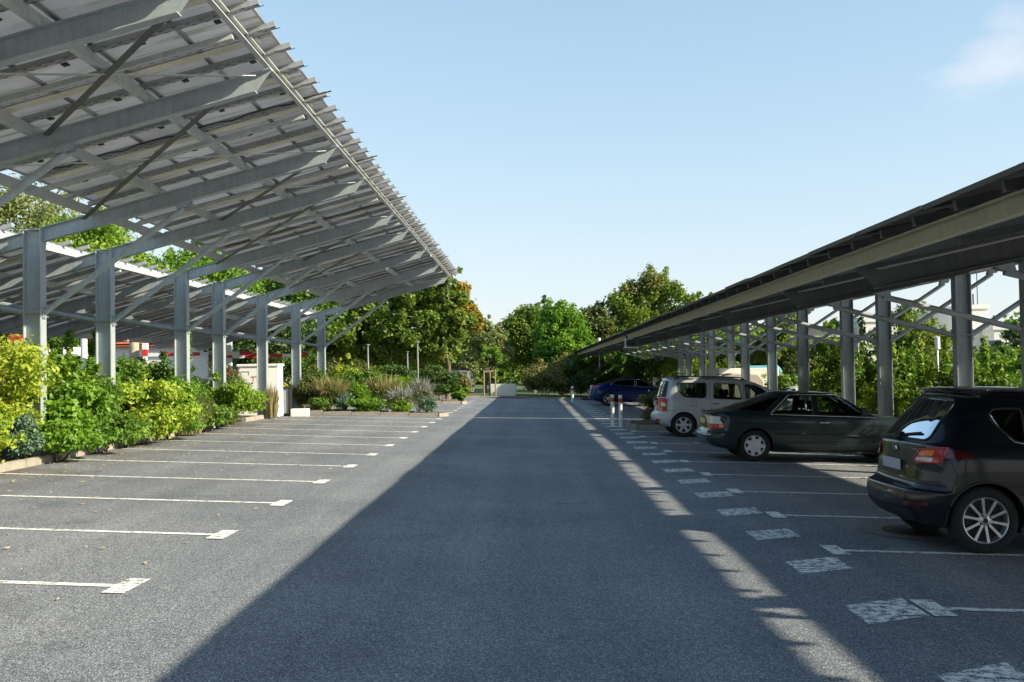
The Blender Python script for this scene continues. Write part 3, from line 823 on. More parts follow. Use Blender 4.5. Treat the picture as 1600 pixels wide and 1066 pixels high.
    def arches(s, m, w=.03, proud=.012):
        for wx, wz in s.wheels:
            for sg in (-1, 1):
                b = MB()
                P = []
                for k in range(25):
                    t = math.pi * (k / 24) * 1.14 - .22
                    p = s.side(wx + (s.r_arch) * math.cos(t), wz + (s.r_arch) * math.sin(t), sg, 0)
                    if p is not None: P.append(p)
                if len(P) > 3: b.tube(P, w * .5, 6); b.build('wheel_arch', m, s.root, smooth='all', fix=False)
    def wheel(s, kind, width=.2, ins=.02):
        """one master wheel (tyre, rim), copied to the four corners"""
        r = s.r_w; rr = r * (.66 if kind != 'alloy10' else .70)
        proto = None
        for wx, wz in s.wheels:
            for sg in (-1, 1):
                yo = sg * (s.halfw - .01 - ins)
                rt = empty('wheel', (wx, yo, r)); rt.parent = s.root
                rt.rotation_euler = (0, 0.3 * wx, 0 if sg < 0 else math.pi)
                if proto is None:
                    t = MB(); w = width
                    t.lathe([(rr, .012), (rr + .015, -.004), (r * .86, -.008), (r * .965, .008), (r, .03), (r, w - .03), (r * .965, w), (r * .8, w), (rr, w - .01)], 40, 'y')
                    for gi in range(3): t.lathe([(r + .0005, .05 + gi * .04), (r + .0015, .055 + gi * .04), (r + .0005, .06 + gi * .04)], 40, 'y')
                    tm = t.mesh('tyre', M['tyre'], smooth=True)
                    q = MB()
                    q.lathe([(rr + .002, .012), (rr - .006, .0), (rr - .016, .006), (rr - .022, .03), (rr - .03, .13)], 40, 'y')
                    q.lathe([(0, .075), (rr - .03, .078)], 40, 'y', mi=1)     # dark behind the spokes
                    ri = rr - .012
                    if kind == 'alloy10':
                        for k in range(10):
                            a = 2 * math.pi * k / 10 + .05; ca, sa = math.cos(a), math.sin(a)
                            def P(rad, tt, y): return (rad * ca - tt * sa, y, rad * sa + tt * ca)
                            v = []
                            for rad, hw, y in ((.045, .014, .020), (ri * .55, .0115, .014), (ri + .002, .0145, .004)):
                                v += [P(rad, -hw, y), P(rad, hw, y), P(rad, hw * .8, y + .028), P(rad, -hw * .8, y + .028)]
                            f = []
                            for z_ in (0, 4): f += [(z_, z_ + 1, z_ + 5, z_ + 4), (z_ + 1, z_ + 2, z_ + 6, z_ + 5), (z_ + 2, z_ + 3, z_ + 7, z_ + 6), (z_ + 3, z_, z_ + 4, z_ + 7)]
                            q.add(v, f)
                        q.lathe([(0, .012), (.036, .012), (.044, .018), (.062, .022), (.064, .05)], 24, 'y')
                        for k in range(4):
                            a = math.pi / 4 + k * math.pi / 2; q.lathe([(0, .018), (.010, .018), (.010, .03)], 8, 'y', (.054 * math.cos(a), 0, .054 * math.sin(a)), mi=1)
                        q.lathe([(0, .0105), (.024, .0105), (.026, .013)], 16, 'y', mi=1)
                    else:
                        nsp = {'cap6': 6, 'cap7': 7, 'dark5': 5}[kind]; hw0, hw1 = {'cap6': (.052, .040), 'cap7': (.070, .048), 'dark5': (.03, .03)}[kind]
                        q.lathe([(0, .004), (rr * .30, .006), (rr * (.62 if kind == 'cap7' else .36), .016), (rr * (.62 if kind == 'cap7' else .36), .05)], 30, 'y')
                        q.lathe([(rr - .004, .002), (rr - .022, .010), (rr - .024, .05)], 40, 'y')
                        for k in range(nsp):
                            a = 2 * math.pi * k / nsp + .26; ca, sa = math.cos(a), math.sin(a)
                            def P(rad, tt, y): return (rad * ca - tt * sa, y, rad * sa + tt * ca)
                            v = []
                            for rad, hw, y in ((rr * .3, hw0 * .7, .012), (rr * .97, hw1 * .62, .004)):
                                v += [P(rad, -hw, y), P(rad, hw, y), P(rad, hw, y + .03), P(rad, -hw, y + .03)]
                            q.add(v, [(0, 1, 5, 4), (1, 2, 6, 5), (2, 3, 7, 6), (3, 0, 4, 7)])
                    rm_ = q.mesh('rim', [M['rim'] if kind in ('alloy10', 'dark5') else M['hubcap'], M['black']], smooth=True)
                    proto = (tm, rm_)
                link('tyre', proto[0], rt); link('rim', proto[1], rt)
    def window(s, poly, glassm, trim=None, trim_r=.012, sides=(-1, 1), rnd_=.05, hole=True, name='window'):
        if hole: s.side_holes.append(round_poly(poly, rnd_))
        for sg in sides:
            pr = lambda u, v, o, sg=sg: s.side(u, v, sg, o)
            w = s.patch(name, poly, glassm, pr, .0035, rnd_=rnd_)
            s.line('window_trim', round_poly(poly, rnd_), trim or M['trim'], pr, trim_r, .001, parent=w, closed=True)
    def rear_window(s, poly, glassm, front=False, trim_r=.014, hole=True, rnd_=.08):
        if hole: (s.front_holes if front else s.rear_holes).append(round_poly(poly, rnd_))
        pr = lambda u, v, o: s.rear(u, v, o, front)
        w = s.patch('windscreen' if front else 'rear_window', poly, glassm, pr, .0035, rnd_=rnd_)
        s.line('window_trim', round_poly(poly, rnd_), M['trim'], pr, trim_r, .001, parent=w, closed=True)
        return w
    def seams(s, lines, proj, rad=.0045):
        b = MB()
        for l in lines: s.line('', l, None, proj, rad, -.001, mb=b)
        b.build('panel_gap', M['seam'], s.root, fix=False)
    def mirror_(s, x, z, m=None):
        for sg in (-1, 1):
            p = s.side(x, z, sg, 0)
            if p is None: continue
            b = MB(); y = p.y + sg * .12
            v = []; f = []
            import itertools
            b.prism([(x - .02, z - .02), (x + .10, z), (x + .12, z + .10), (x + .04, z + .15), (x - .03, z + .13)], 'y', y - .09, y + .09)
            b.prism([(x + .0, z + .01), (x + .06, z + .01), (x + .06, z + .05), (x + .0, z + .05)], 'y', min(p.y - sg * .02, y), max(p.y - sg * .02, y))
            o = b.build('wing_mirror', m or s.paint, s.root)
            mod = o.modifiers.new('bevel', 'BEVEL'); mod.width = .025; mod.segments = 3
    def handle(s, x, z, m, parent=None, w=.17, sides=(-1, 1)):
        for sg in sides:
            p = s.side(x, z, sg, 0); q = s.side(x + w, z, sg, 0)
            if p is None or q is None: continue
            b = MB(); out = Vector((0, sg * .028, 0))
            b.tube([p, p + out + Vector((.02, 0, 0)), (p + q) / 2 + out * 1.1, q + out - Vector((.02, 0, 0)), q], .011, 6)
            b.build('door_handle', m, (parent if (parent and sg < 0) else s.root), smooth='all', fix=False)
    def place(s, x, y, label, cat='car', yaw=0.0, group=None):
        s.root.location = (x, y, gz(x + s.L / 2) + G * s.L / 2); s.root.rotation_euler = (0, G, yaw)
        tag(s.root, label, cat, group)

# ---- black compact people carrier, nearest
body = paint('black_blue_paint', (.004, .005, .009), .0, .3)
rows = [(.30, .235, 3.80, .21, .74, .22), (.14, .27, 3.98, .24, .80, .25), (.03, .38, 4.06, .34, .855, .34), (.0, .50, 4.08, .46, .872, .47), (.015, .585, 4.07, .56, .878, .57), (.075, .62, 4.06, .60, .879, .60),
        (.115, .66, 4.05, .66, .880, .66), (.13, .80, 4.0, .78, .876, .80), (.15, .92, 3.9, .87, .868, .92), (.17, 1.02, 3.55, .97, .845, 1.01), (.21, 1.07, 3.30, 1.04, .820, 1.06), (.33, 1.25, 2.98, 1.22, .765, 1.22),
        (.47, 1.43, 2.62, 1.41, .700, 1.40), (.56, 1.535, 2.35, 1.51, .650, 1.50), (.48, 1.575, 2.2, 1.56, .600, 1.55), (.60, 1.60, 2.0, 1.59, .48, 1.585), (.95, 1.615, 1.8, 1.612, .24, 1.61), (1.25, 1.618, 1.5, 1.618, .03, 1.617)]
car = Car('people_carrier', rows, 5, body, [(.74, .325), (3.25, .325)], .325, .375, sub=5, ncol=170)
car.halfw = .86; car.belt = 1.02
sd = lambda u, v, o: car.side(u, v, -1, o)
rr_ = lambda u, v, o: car.rear(u, v, o)
car.doors = [[(1.08, .30), (2.02, .30), (2.02, 1.44), (1.13, 1.44), (1.13, .80)], [(2.03, .30), (3.0, .30), (2.95, 1.0), (2.62, 1.30), (2.3, 1.44), (2.03, 1.44)]]
car.window([(1.24, 1.07), (2.00, 1.05), (2.00, 1.41), (1.26, 1.42)], M['glass_tint'], M['trim'], .014)
car.window([(2.08, 1.045), (2.86, 1.03), (2.60, 1.28), (2.42, 1.385), (2.08, 1.41)], M['glass_tint'], M['trim'], .014)
car.window([(.80, 1.32), (.90, 1.20), (1.02, 1.09), (1.13, 1.075), (1.13, 1.41), (.84, 1.40)], M['glass_tint'], M['trim'], .012)
car.rear_window([(-.60, 1.07), (.60, 1.07), (.50, 1.49), (-.50, 1.49)], M['glass_tint'])
car.rear_window([(-.62, 1.08), (.62, 1.08), (.52, 1.46), (-.52, 1.46)], M['glass_tint'], front=True)
car.finish()
car.arches(M['trim'], .03)
car.wheel('alloy10', .21, .012)
car.line('chrome_strip', [(.82, 1.34), (.90, 1.20), (1.02, 1.085), (1.20, 1.055), (2.0, 1.035), (2.9, 1.01)], M['chrome'], sd, .008, .004)
car.seams([[(1.10, .34), (1.14, .62), (1.14, 1.42)], [(2.03, .30), (2.03, 1.42)], [(.44, 1.46), (.62, 1.50), (2.3, 1.46)], [(.36, .98), (.46, .74), (.40, .60)], [(2.98, .35), (3.0, .95)], [(1.1, .32), (2.95, .30)], [(.60, 1.03), (2.95, .96)]], sd, .0035)
car.seams([[(-.74, .645), (-.58, .70), (.58, .70), (.74, .645)], [(-.70, 1.00), (-.64, .80), (-.55, .70)], [(.70, 1.00), (.64, .80), (.55, .70)], [(-.70, 1.035), (0, 1.05), (.70, 1.035)]], rr_, .004)
# tail lights wrap the corner: a rear part and a side part
for sg in (-1, 1):
    t = car.patch('tail_light', [(sg * .50, .885), (sg * .58, .985), (sg * .80, 1.02), (sg * .80, .86), (sg * .56, .845)], M['redlens'], rr_, .012, rnd_=.02, step=.02)
    pr = lambda u, v, o, sg=sg: car.side(u, v, sg, o)
    car.patch('side_lens', [(.18, .875), (.22, 1.025), (.42, 1.01), (.66, .93), (.56, .915), (.40, .92), (.28, .87)], M['redlens_dark'], pr, .010, parent=t, rnd_=.02, step=.02)
    car.patch('clear_lens', [(sg * .535, .872), (sg * .56, .905), (sg * .735, .91), (sg * .735, .870)], M['clearlens'], rr_, .017, parent=t, rnd_=.01, step=.02)
    car.patch('clear_lens', [(sg * .60, .925), (sg * .63, .975), (sg * .73, .985), (sg * .73, .93)], M['amber'], rr_, .017, parent=t, rnd_=.01, step=.02)
    car.line('lens_rim', [(sg * .51, .885), (sg * .585, .98), (sg * .78, 1.005), (sg * .79, .865), (sg * .57, .852)], M['redlens'], rr_, .008, .014, parent=t, closed=True)
    car.patch('reflector', [(sg * .56, .435), (sg * .80, .455), (sg * .80, .485), (sg * .56, .475)], M['redlens_dark'], rr_, .008, rnd_=.01, step=.02)
pl = MB(); pl.box(-.008, .008, -.26, .26, -.056, .056)
car_pl = pl.build('number_plate', M['plate'], car.root, tuple(car.rear(0.0, .80, .016)), (0, -.06, 0))
md = car_pl.modifiers.new('b', 'BEVEL'); md.width = .008; md.segments = 2
car.patch('plate_recess', [(-.34, .70), (.34, .70), (.30, .885), (-.30, .885)], M['trim'], rr_, .003, rnd_=.03)
em = MB(); em.lathe([(0, -.012), (.045, -.010), (.056, .0)], 24, 'x')
e = em.build('oval_emblem', M['chrome'], car.root, tuple(car.rear(.0, .955, .012)), smooth=True); e.scale = (1, 1.35, .62)
e2 = MB().lathe([(0, -.0135), (.044, -.0115), (.046, -.008)], 24, 'x').build('emblem_field', mat('emblem_blue', (.02, .04, .12), .3, .3), car.root, tuple(car.rear(.0, .955, .012)), smooth=True); e2.scale = (1, 1.3, .56)
w = MB(); a = car.rear(.02, 1.085, .02); b_ = car.rear(-.42, 1.13, .02)
w.bar(a, b_, .022, .018); w.bar(car.rear(.06, 1.06, .03), car.rear(-.06, 1.09, .03), .06, .05); w.build('wiper', M['black'], car.root)
car.patch('bumper_trim', [(-.62, .27), (.62, .27), (.66, .40), (-.66, .40)], M['trim'], rr_, .006, rnd_=.03)
car.handle(1.18, .93, M['trim'], car.door_obs[0]); car.handle(2.10, .93, M['trim'], car.door_obs[1])
car.mirror_(2.72, 1.03)
for sg in (-1, 1):
    P = [(.75 + .1 * k, sg * (.575 - .0 * k), 1.0) for k in range(15)]
    b = MB(); pp = []
    for k in range(16):
        x = .85 + k * .1; h = car.bvh.ray_cast(Vector((x, sg * .56, 3)), Vector((0, 0, -1)))[0]
        if h: pp.append(h + Vector((0, 0, .012)))
    b.tube(pp, .012, 6).build('roof_strip', M['trim'], car.root, smooth='all', fix=False)
sp = MB(); 
car.place(3.62, 11.15, 'black people carrier with alloy wheels, nearest parked car, its red tail light towards the lane')

# ---- dark green hatchback saloon
body = paint('dark_green_grey_paint', (.012, .028, .030), .15, .34)
rows = [(.28, .25, 4.40, .21, .74, .22), (.10, .30, 4.60, .25, .82, .25), (.0, .42, 4.68, .34, .868, .33), (-.02, .52, 4.70, .46, .880, .46), (.03, .565, 4.68, .55, .884, .56), (.07, .62, 4.66, .62, .885, .63),
        (.09, .75, 4.58, .72, .884, .78), (.10, .86, 4.30, .79, .874, .875), (.13, .925, 3.75, .87, .855, .915), (.22, .945, 3.42, .925, .825, .94), (.52, .99, 3.28, .95, .80, .965), (.88, 1.13, 3.05, 1.10, .75, 1.10), (1.22, 1.26, 2.80, 1.24, .70, 1.24),
        (1.42, 1.338, 2.62, 1.335, .665, 1.325), (1.52, 1.364, 2.50, 1.364, .61, 1.355), (1.68, 1.376, 2.30, 1.376, .40, 1.37), (1.95, 1.38, 2.1, 1.38, .03, 1.38)]
car = Car('hatchback', rows, 5, body, [(.95, .31), (3.70, .31)], .31, .355, sub=5, ncol=170)
car.halfw = .865; car.belt = .93
sd = lambda u, v, o: car.side(u, v, -1, o); rr_ = lambda u, v, o: car.rear(u, v, o)
car.doors = [[(1.28, .30), (2.12, .30), (2.12, 1.30), (1.80, 1.30), (1.30, .80)], [(2.13, .28), (3.20, .28), (3.20, .92), (2.60, 1.28), (2.13, 1.30)]]
car.window([(1.30, .945), (2.08, .935), (2.06, 1.30), (1.66, 1.30)], M['glass'], M['trim'], .013, rnd_=.03)
car.window([(2.18, .935), (3.20, .915), (2.72, 1.245), (2.54, 1.30), (2.18, 1.30)], M['glass'], M['trim'], .013, rnd_=.03)
car.window([(.62, .985), (1.14, .975), (1.42, 1.22), (1.42, 1.26), (1.28, 1.22)], M['glass_tint'], M['trim'], .008, rnd_=.03, hole=False, name='quarter_panel')
car.rear_window([(-.60, .975), (.60, .975), (.50, 1.29), (-.50, 1.29)], M['glass_tint'])
car.rear_window([(-.62, .975), (.62, .975), (.53, 1.27), (-.53, 1.27)], M['glass'], front=True)
car.finish()
bpy.data.objects.remove
car.arches(M['trim'], .025)
car.wheel('cap7', .19, .015)
car.line('chrome_strip', [(1.24, .93), (1.63, 1.312), (1.80, 1.318), (2.58, 1.318), (2.76, 1.25), (3.27, .91)], M['chrome'], sd, .009, .004)
car.line('chrome_strip', [(1.24, .922), (3.26, .90)], M['chrome'], sd, .008, .004)
car.line('chrome_strip', [(1.85, .565), (3.32, .545)], M['chrome'], sd, .008, .006)
car.line('side_moulding', [(1.32, .555), (3.33, .530)], M['trim'], sd, .022, .002)
car.line('side_moulding', [(4.08, .52), (4.55, .50)], M['trim'], sd, .022, .002)
car.line('side_moulding', [(.08, .565), (.57, .565)], M['trim'], sd, .022, .002)
car.seams([[(1.36, .34), (1.33, .60), (1.33, .93)], [(2.12, .28), (2.12, 1.28)], [(3.22, .30), (3.24, .91)], [(1.36, .30), (3.22, .26)], [(1.62, 1.30), (2.6, 1.31)]], sd, .005)
for sg in (-1, 1):
    t = car.patch('tail_light', [(sg * .45, .66), (sg * .45, .86), (sg * .80, .86), (sg * .80, .66)], M['clearlens'], rr_, .008, rnd_=.015, step=.03)
    car.patch('red_lens', [(sg * .45, .64), (sg * .45, .71), (sg * .80, .72), (sg * .80, .64)], M['redlens'], rr_, .013, parent=t, rnd_=.01, step=.03)
    pr = lambda u, v, o, sg=sg: car.side(u, v, sg, o)
    car.patch('side_lens', [(.10, .72), (.10, .86), (.24, .86), (.32, .72)], M['clearlens'], pr, .008, parent=t, rnd_=.01, step=.03)
    car.patch('side_lens', [(.10, .62), (.10, .71), (.33, .71), (.35, .66), (.30, .62)], M['redlens'], pr, .009, parent=t, rnd_=.01, step=.03)
    car.patch('side_lens', [(.22, .655), (.22, .705), (.33, .70), (.34, .66)], M['amber'], pr, .012, parent=t, rnd_=.01, step=.03)
    car.patch('headlight', [(sg * .45, .60), (sg * .45, .72), (sg * .76, .71), (sg * .76, .60)], M['clearlens'], lambda u, v, o: car.rear(u, v, o, True), .006, rnd_=.02)
car.patch('tailgate_band', [(-.44, .64), (.44, .64), (.44, .85), (-.44, .85)], M['trim'], rr_, .004, rnd_=.02)
p = MB(); p.box(-.01, .006, -.26, .26, -.055, .055); p.build('number_plate', mat('yellow_plate', (.62, .55, .18), .4, 0, .1, 9), car.root, tuple(car.rear(0, .75, .018)))
b = MB(); v = [car.rear(y, .905, .03) for y in np.linspace(-.72, .72, 15)]; b.tube(v, .020, 8).build('tailgate_lip', M['trim'], car.root, smooth='all', fix=False)
car.line('bumper_strip', [(-.74, .50), (.74, .50)], M['chrome'], rr_, .010, .004)
car.handle(1.40, .80, M['trim'], car.door_obs[0]); car.handle(2.20, .785, M['chrome'], car.door_obs[1])
car.mirror_(2.98, .945, M['trim'])
b = MB(); b.box(-.03, .25, .24, .32, .24, .27); b.tube([(-.04, .45, .26), (.3, .45, .26)], .028, 8); b.build('exhaust', M['rim'], car.root)
car.place(3.38, 21.5, 'dark green hatchback with chrome window frames, between the black and the silver car')

# ---- silver-white estate with roof rails
body = paint('silver_white_paint', (.50, .52, .54), .25, .38)
rows = [(.25, .27, 4.20, .24, .74, .24), (.08, .32, 4.36, .28, .82, .27), (.0, .42, 4.42, .36, .862, .35), (-.02, .54, 4.45, .46, .870, .46), (.02, .62, 4.44, .58, .872, .58), (.075, .66, 4.42, .66, .870, .66), (.085, .85, 4.32, .80, .868, .85),
        (.09, .98, 4.0, .92, .855, .985), (.11, 1.03, 3.62, .99, .838, 1.03), (.16, 1.20, 3.28, 1.16, .79, 1.20), (.22, 1.38, 2.95, 1.36, .730, 1.37), (.27, 1.50, 2.65, 1.49, .675, 1.485), (.30, 1.55, 2.45, 1.54, .62, 1.535), (.40, 1.585, 2.2, 1.58, .50, 1.57), (.8, 1.60, 1.9, 1.60, .25, 1.597), (1.2, 1.605, 1.5, 1.605, .03, 1.605)]
car = Car('estate_car', rows, 5, body, [(.74, .32), (3.63, .32)], .32, .365, sub=5, ncol=160)
car.halfw = .845; car.belt = 1.02
sd = lambda u, v, o: car.side(u, v, -1, o); rr_ = lambda u, v, o: car.rear(u, v, o)
car.doors = [[(1.42, .30), (2.32, .30), (2.32, 1.50), (1.42, 1.50)], [(2.33, .30), (3.25, .30), (3.22, 1.0), (2.65, 1.48), (2.33, 1.50)]]
car.window([(.56, 1.43), (.62, 1.20), (.72, 1.08), (.86, 1.055), (1.26, 1.05), (1.32, 1.08), (1.34, 1.44)], M['glass'], M['trim'], .014, rnd_=.06)
car.window([(1.52, 1.04), (2.26, 1.03), (2.20, 1.42), (1.55, 1.43)], M['glass'], M['trim'], .014, rnd_=.05)
car.window([(2.38, 1.03), (3.18, 1.015), (2.82, 1.30), (2.62, 1.40), (2.36, 1.42)], M['glass'], M['trim'], .014, rnd_=.05)
car.rear_window([(-.62, 1.05), (.62, 1.05), (.55, 1.46), (-.55, 1.46)], M['glass'])
car.rear_window([(-.64, 1.04), (.64, 1.04), (.56, 1.46), (-.56, 1.46)], M['glass'], front=True)
car.finish()
car.arches(body, .035)
car.wheel('cap6', .19, .018)
car.seams([[(1.42, .34), (1.50, .60), (1.42, .9), (1.42, 1.46)], [(2.32, .28), (2.31, 1.46)], [(3.24, .30), (3.24, 1.0)], [(1.42, .30), (3.22, .28)], [(.92, .83), (1.06, .83), (1.06, .95), (.92, .95), (.92, .83)], [(.1, .66), (.50, .70)]], sd, .005)
for sg in (-1, 1):
    pr = lambda u, v, o, sg=sg: car.side(u, v, sg, o)
    t = car.patch('tail_light', [(.09, .68), (.10, .92), (.13, 1.02), (.27, 1.03), (.29, .82), (.29, .69)], M['redlens'], pr, .010, rnd_=.02, step=.03)
    car.patch('rear_lens', [(sg * .72, .68), (sg * .69, 1.0), (sg * .80, 1.0), (sg * .81, .68)], M['redlens'], rr_, .008, parent=t, rnd_=.02, step=.03)
    car.patch('clear_lens', [(.16, .80), (.17, .90), (.26, .90), (.27, .80)], M['clearlens'], pr, .014, parent=t, rnd_=.02, step=.03)
    car.patch('window_pillar', [(.135, 1.05), (.24, 1.47), (.36, 1.47), (.27, 1.05)], M['trim'], pr, .006, rnd_=.02, step=.03)
    b = MB(); pp = [];
    for k in range(20):
        x = .50 + k * .1; h = car.bvh.ray_cast(Vector((x, sg * .60, 3)), Vector((0, 0, -1)))[0]
        if h: pp.append(h + Vector((0, 0, .065 if 0 < k < 19 else .0)))
    b.tube(pp, .018, 6)
    for k in (1, 9, 18): b.tube([pp[k], pp[k] - Vector((0, 0, .07))], .022, 6)
    b.build('roof_rail', M['trim'], car.root, smooth='all', fix=False)
    car.patch('reflector', [(sg * .50, .40), (sg * .50, .46), (sg * .74, .47), (sg * .74, .41)], M['redlens'], rr_, .006, rnd_=.01, step=.03)
p = MB(); p.box(-.01, .006, -.26, .26, -.055, .055); p.build('number_plate', M['plate'], car.root, tuple(car.rear(0, .86, .016)))
b = MB(); b.bar(car.rear(-.32, .98, .035), car.rear(.32, .98, .035), .05, .07); b.build('tailgate_handle', M['trim'], car.root)
car.patch('bumper_trim', [(-.66, .28), (.66, .28), (.70, .40), (-.70, .40)], M['trim'], rr_, .006, rnd_=.03)
car.handle(1.50, .90, M['trim'], car.door_obs[0]); car.handle(2.42, .89, M['trim'], car.door_obs[1])
car.mirror_(3.02, 1.03, M['trim'])
for x in (.75, 1.85):
    b = MB(); b.tube([(x, -.62, 1.675), (x, .62, 1.675)], .014, 6); 
    if x < 1: pass
    b.build('roof_bar', M['trim'], car.root, smooth='all', fix=False)
car.place(3.28, 28.9, 'silver white estate car with black roof rails and red tail light, behind the green hatchback')
estate = car

# ---- blue fastback
body = paint('deep_blue_paint', (.007, .024, .13), .3, .3)
rows = [(.30, .25, 4.70, .20, .78, .20), (.12, .30, 4.85, .25, .86, .24), (.02, .42, 4.93, .34, .92, .33), (.0, .56, 4.95, .48, .93, .48), (.04, .66, 4.92, .60, .932, .62), (.08, .80, 4.70, .70, .925, .78), (.10, .93, 4.2, .82, .90, .88), (.14, 1.00, 3.65, .91, .87, .93),
        (.50, 1.06, 3.45, .955, .82, .975), (.95, 1.20, 3.15, 1.11, .745, 1.12), (1.35, 1.31, 2.85, 1.25, .67, 1.25), (1.75, 1.39, 2.55, 1.37, .59, 1.36), (2.0, 1.42, 2.35, 1.415, .42, 1.41), (2.1, 1.43, 2.2, 1.43, .05, 1.428)]
car = Car('fastback_car', rows, 5, body, [(.98, .345), (3.93, .345)], .345, .385, sub=4, ncol=130)
car.halfw = .915; car.belt = .95
sd = lambda u, v, o: car.side(u, v, -1, o); rr_ = lambda u, v, o: car.rear(u, v, o)
car.doors = [[(1.45, .30), (2.35, .28), (2.35, 1.40), (1.45, 1.40)], [(2.36, .28), (3.4, .28), (3.4, .93), (2.7, 1.4), (2.36, 1.4)]]
car.window([(1.05, 1.06), (2.30, .99), (2.28, 1.33), (1.75, 1.31), (1.35, 1.22)], M['glass_tint'], M['chrome'], .012)
car.window([(2.38, .985), (3.30, .955), (2.86, 1.20), (2.62, 1.31), (2.38, 1.335)], M['glass_tint'], M['chrome'], .012)
car.rear_window([(-.60, 1.07), (.60, 1.07), (.50, 1.36), (-.50, 1.36)], M['glass_tint'])
car.rear_window([(-.62, .98), (.62, .98), (.52, 1.34), (-.52, 1.34)], M['glass_tint'], front=True)
car.finish(); car.arches(body, .02); car.wheel('dark5', .22, .012)
car.seams([[(1.45, .32), (1.42, .98)], [(2.35, .28), (2.35, 1.32)], [(3.40, .30), (3.40, .93)]], sd, .006)
for sg in (-1, 1):
    t = car.patch('tail_light', [(sg * .50, .84), (sg * .52, .93), (sg * .84, .95), (sg * .85, .80)], M['redlens'], rr_, .008, rnd_=.02, step=.03)
    pr = lambda u, v, o, sg=sg: car.side(u, v, sg, o)
    car.patch('side_lens', [(.09, .80), (.13, .95), (.42, .93), (.30, .82)], M['redlens_dark'], pr, .008, parent=t, rnd_=.02, step=.03)
car.line('chrome_bar', [(-.50, .90), (.50, .90)], M['chrome'], rr_, .012, .006)
p = MB(); p.box(-.01, .006, -.26, .26, -.055, .055); p.build('number_plate', M['plate'], car.root, tuple(car.rear(0, .70, .016)))
car.mirror_(3.08, .96)
car.place(2.85, 53.5, 'deep blue fastback car parked beside the bollards under the far end of the canopy')
blue = car
# ---- cars seen only in part: copies of the two shapes above in other colours
def recolour(root, m_old, m_new):
    for ch in root.children_recursive:
        if ch.type == 'MESH' and m_old.name in [m.name for m in ch.data.materials if m]:
            ch.data = ch.data.copy()
            for i, m in enumerate(ch.data.materials):
                if m and m.name == m_old.name: ch.data.materials[i] = m_new
def car_copy(src, x, y, z, yaw, m_new, label, name):
    c = copy_tree(src.root); c.name = name; c.location = (x, y, z); c.rotation_euler = (0, 0, yaw)
    for k in ('group',):
        if k in c: del c[k]
    tag(c, label, 'car'); recolour(c, src.paint, m_new); return c

# ------------------------------------------------------------------ foliage
def leaves(name, clumps, n, size, seed, m, aspect=.5, shell=.55, up=.35, jitter=.34, droop=0.0, flat=0.0):
    """a crown of n folded leaves spread through a set of clumps (x, y, z, rx, ry, rz)"""
    g = np.random.default_rng(seed)
    C = np.array(clumps, float); w = (C[:, 3] * C[:, 4] * C[:, 5]) ** .67; w /= w.sum()
    k = g.choice(len(C), n, p=w); c = C[k]
    d = g.normal(size=(n, 3)); d /= np.linalg.norm(d, axis=1)[:, None]
    r = shell + (1 - shell) * g.random(n); inner = g.random(n) < .25; r[inner] = g.random(inner.sum()) ** .5
    r *= 1 + jitter * g.normal(size=n) * .6
    p = c[:, :3] + d * c[:, 3:6] * r[:, None]
    nrm = d * .6 + g.normal(size=(n, 3)) * .55 + np.array([0, 0, up]); nrm /= np.linalg.norm(nrm, axis=1)[:, None]
    t = g.normal(size=(n, 3)); t[:, 2] -= droop; t -= nrm * (t * nrm).sum(1)[:, None]; t /= np.linalg.norm(t, axis=1)[:, None]
    b = np.cross(nrm, t)
    s = size * (.6 + .7 * g.random(n))[:, None]
    A = p - t * s * .5; T = p + t * s * .5 - nrm * s * .12; Lf = p + b * s * aspect * .5 + nrm * s * .10 - t * s * .08; Rt = p - b * s * aspect * .5 + nrm * s * .10 - t * s * .08
    V = np.stack([A, Lf, T, Rt], 1).reshape(-1, 3)
    idx = np.arange(n)[:, None] * 4
    F = np.concatenate([idx + np.array([0, 2, 1]), idx + np.array([0, 3, 2])], 1).reshape(-1)
    me = bpy.data.meshes.new(name)
    me.vertices.add(len(V)); me.vertices.foreach_set('co', V.astype(np.float32).ravel())
    me.loops.add(len(F)); me.loops.foreach_set('vertex_index', F.astype(np.int32))
    me.polygons.add(2 * n); me.polygons.foreach_set('loop_start', np.arange(0, 6 * n, 3, dtype=np.int32)); 
    me.materials.append(m); me.update(calc_edges=True); me.validate()
    return me

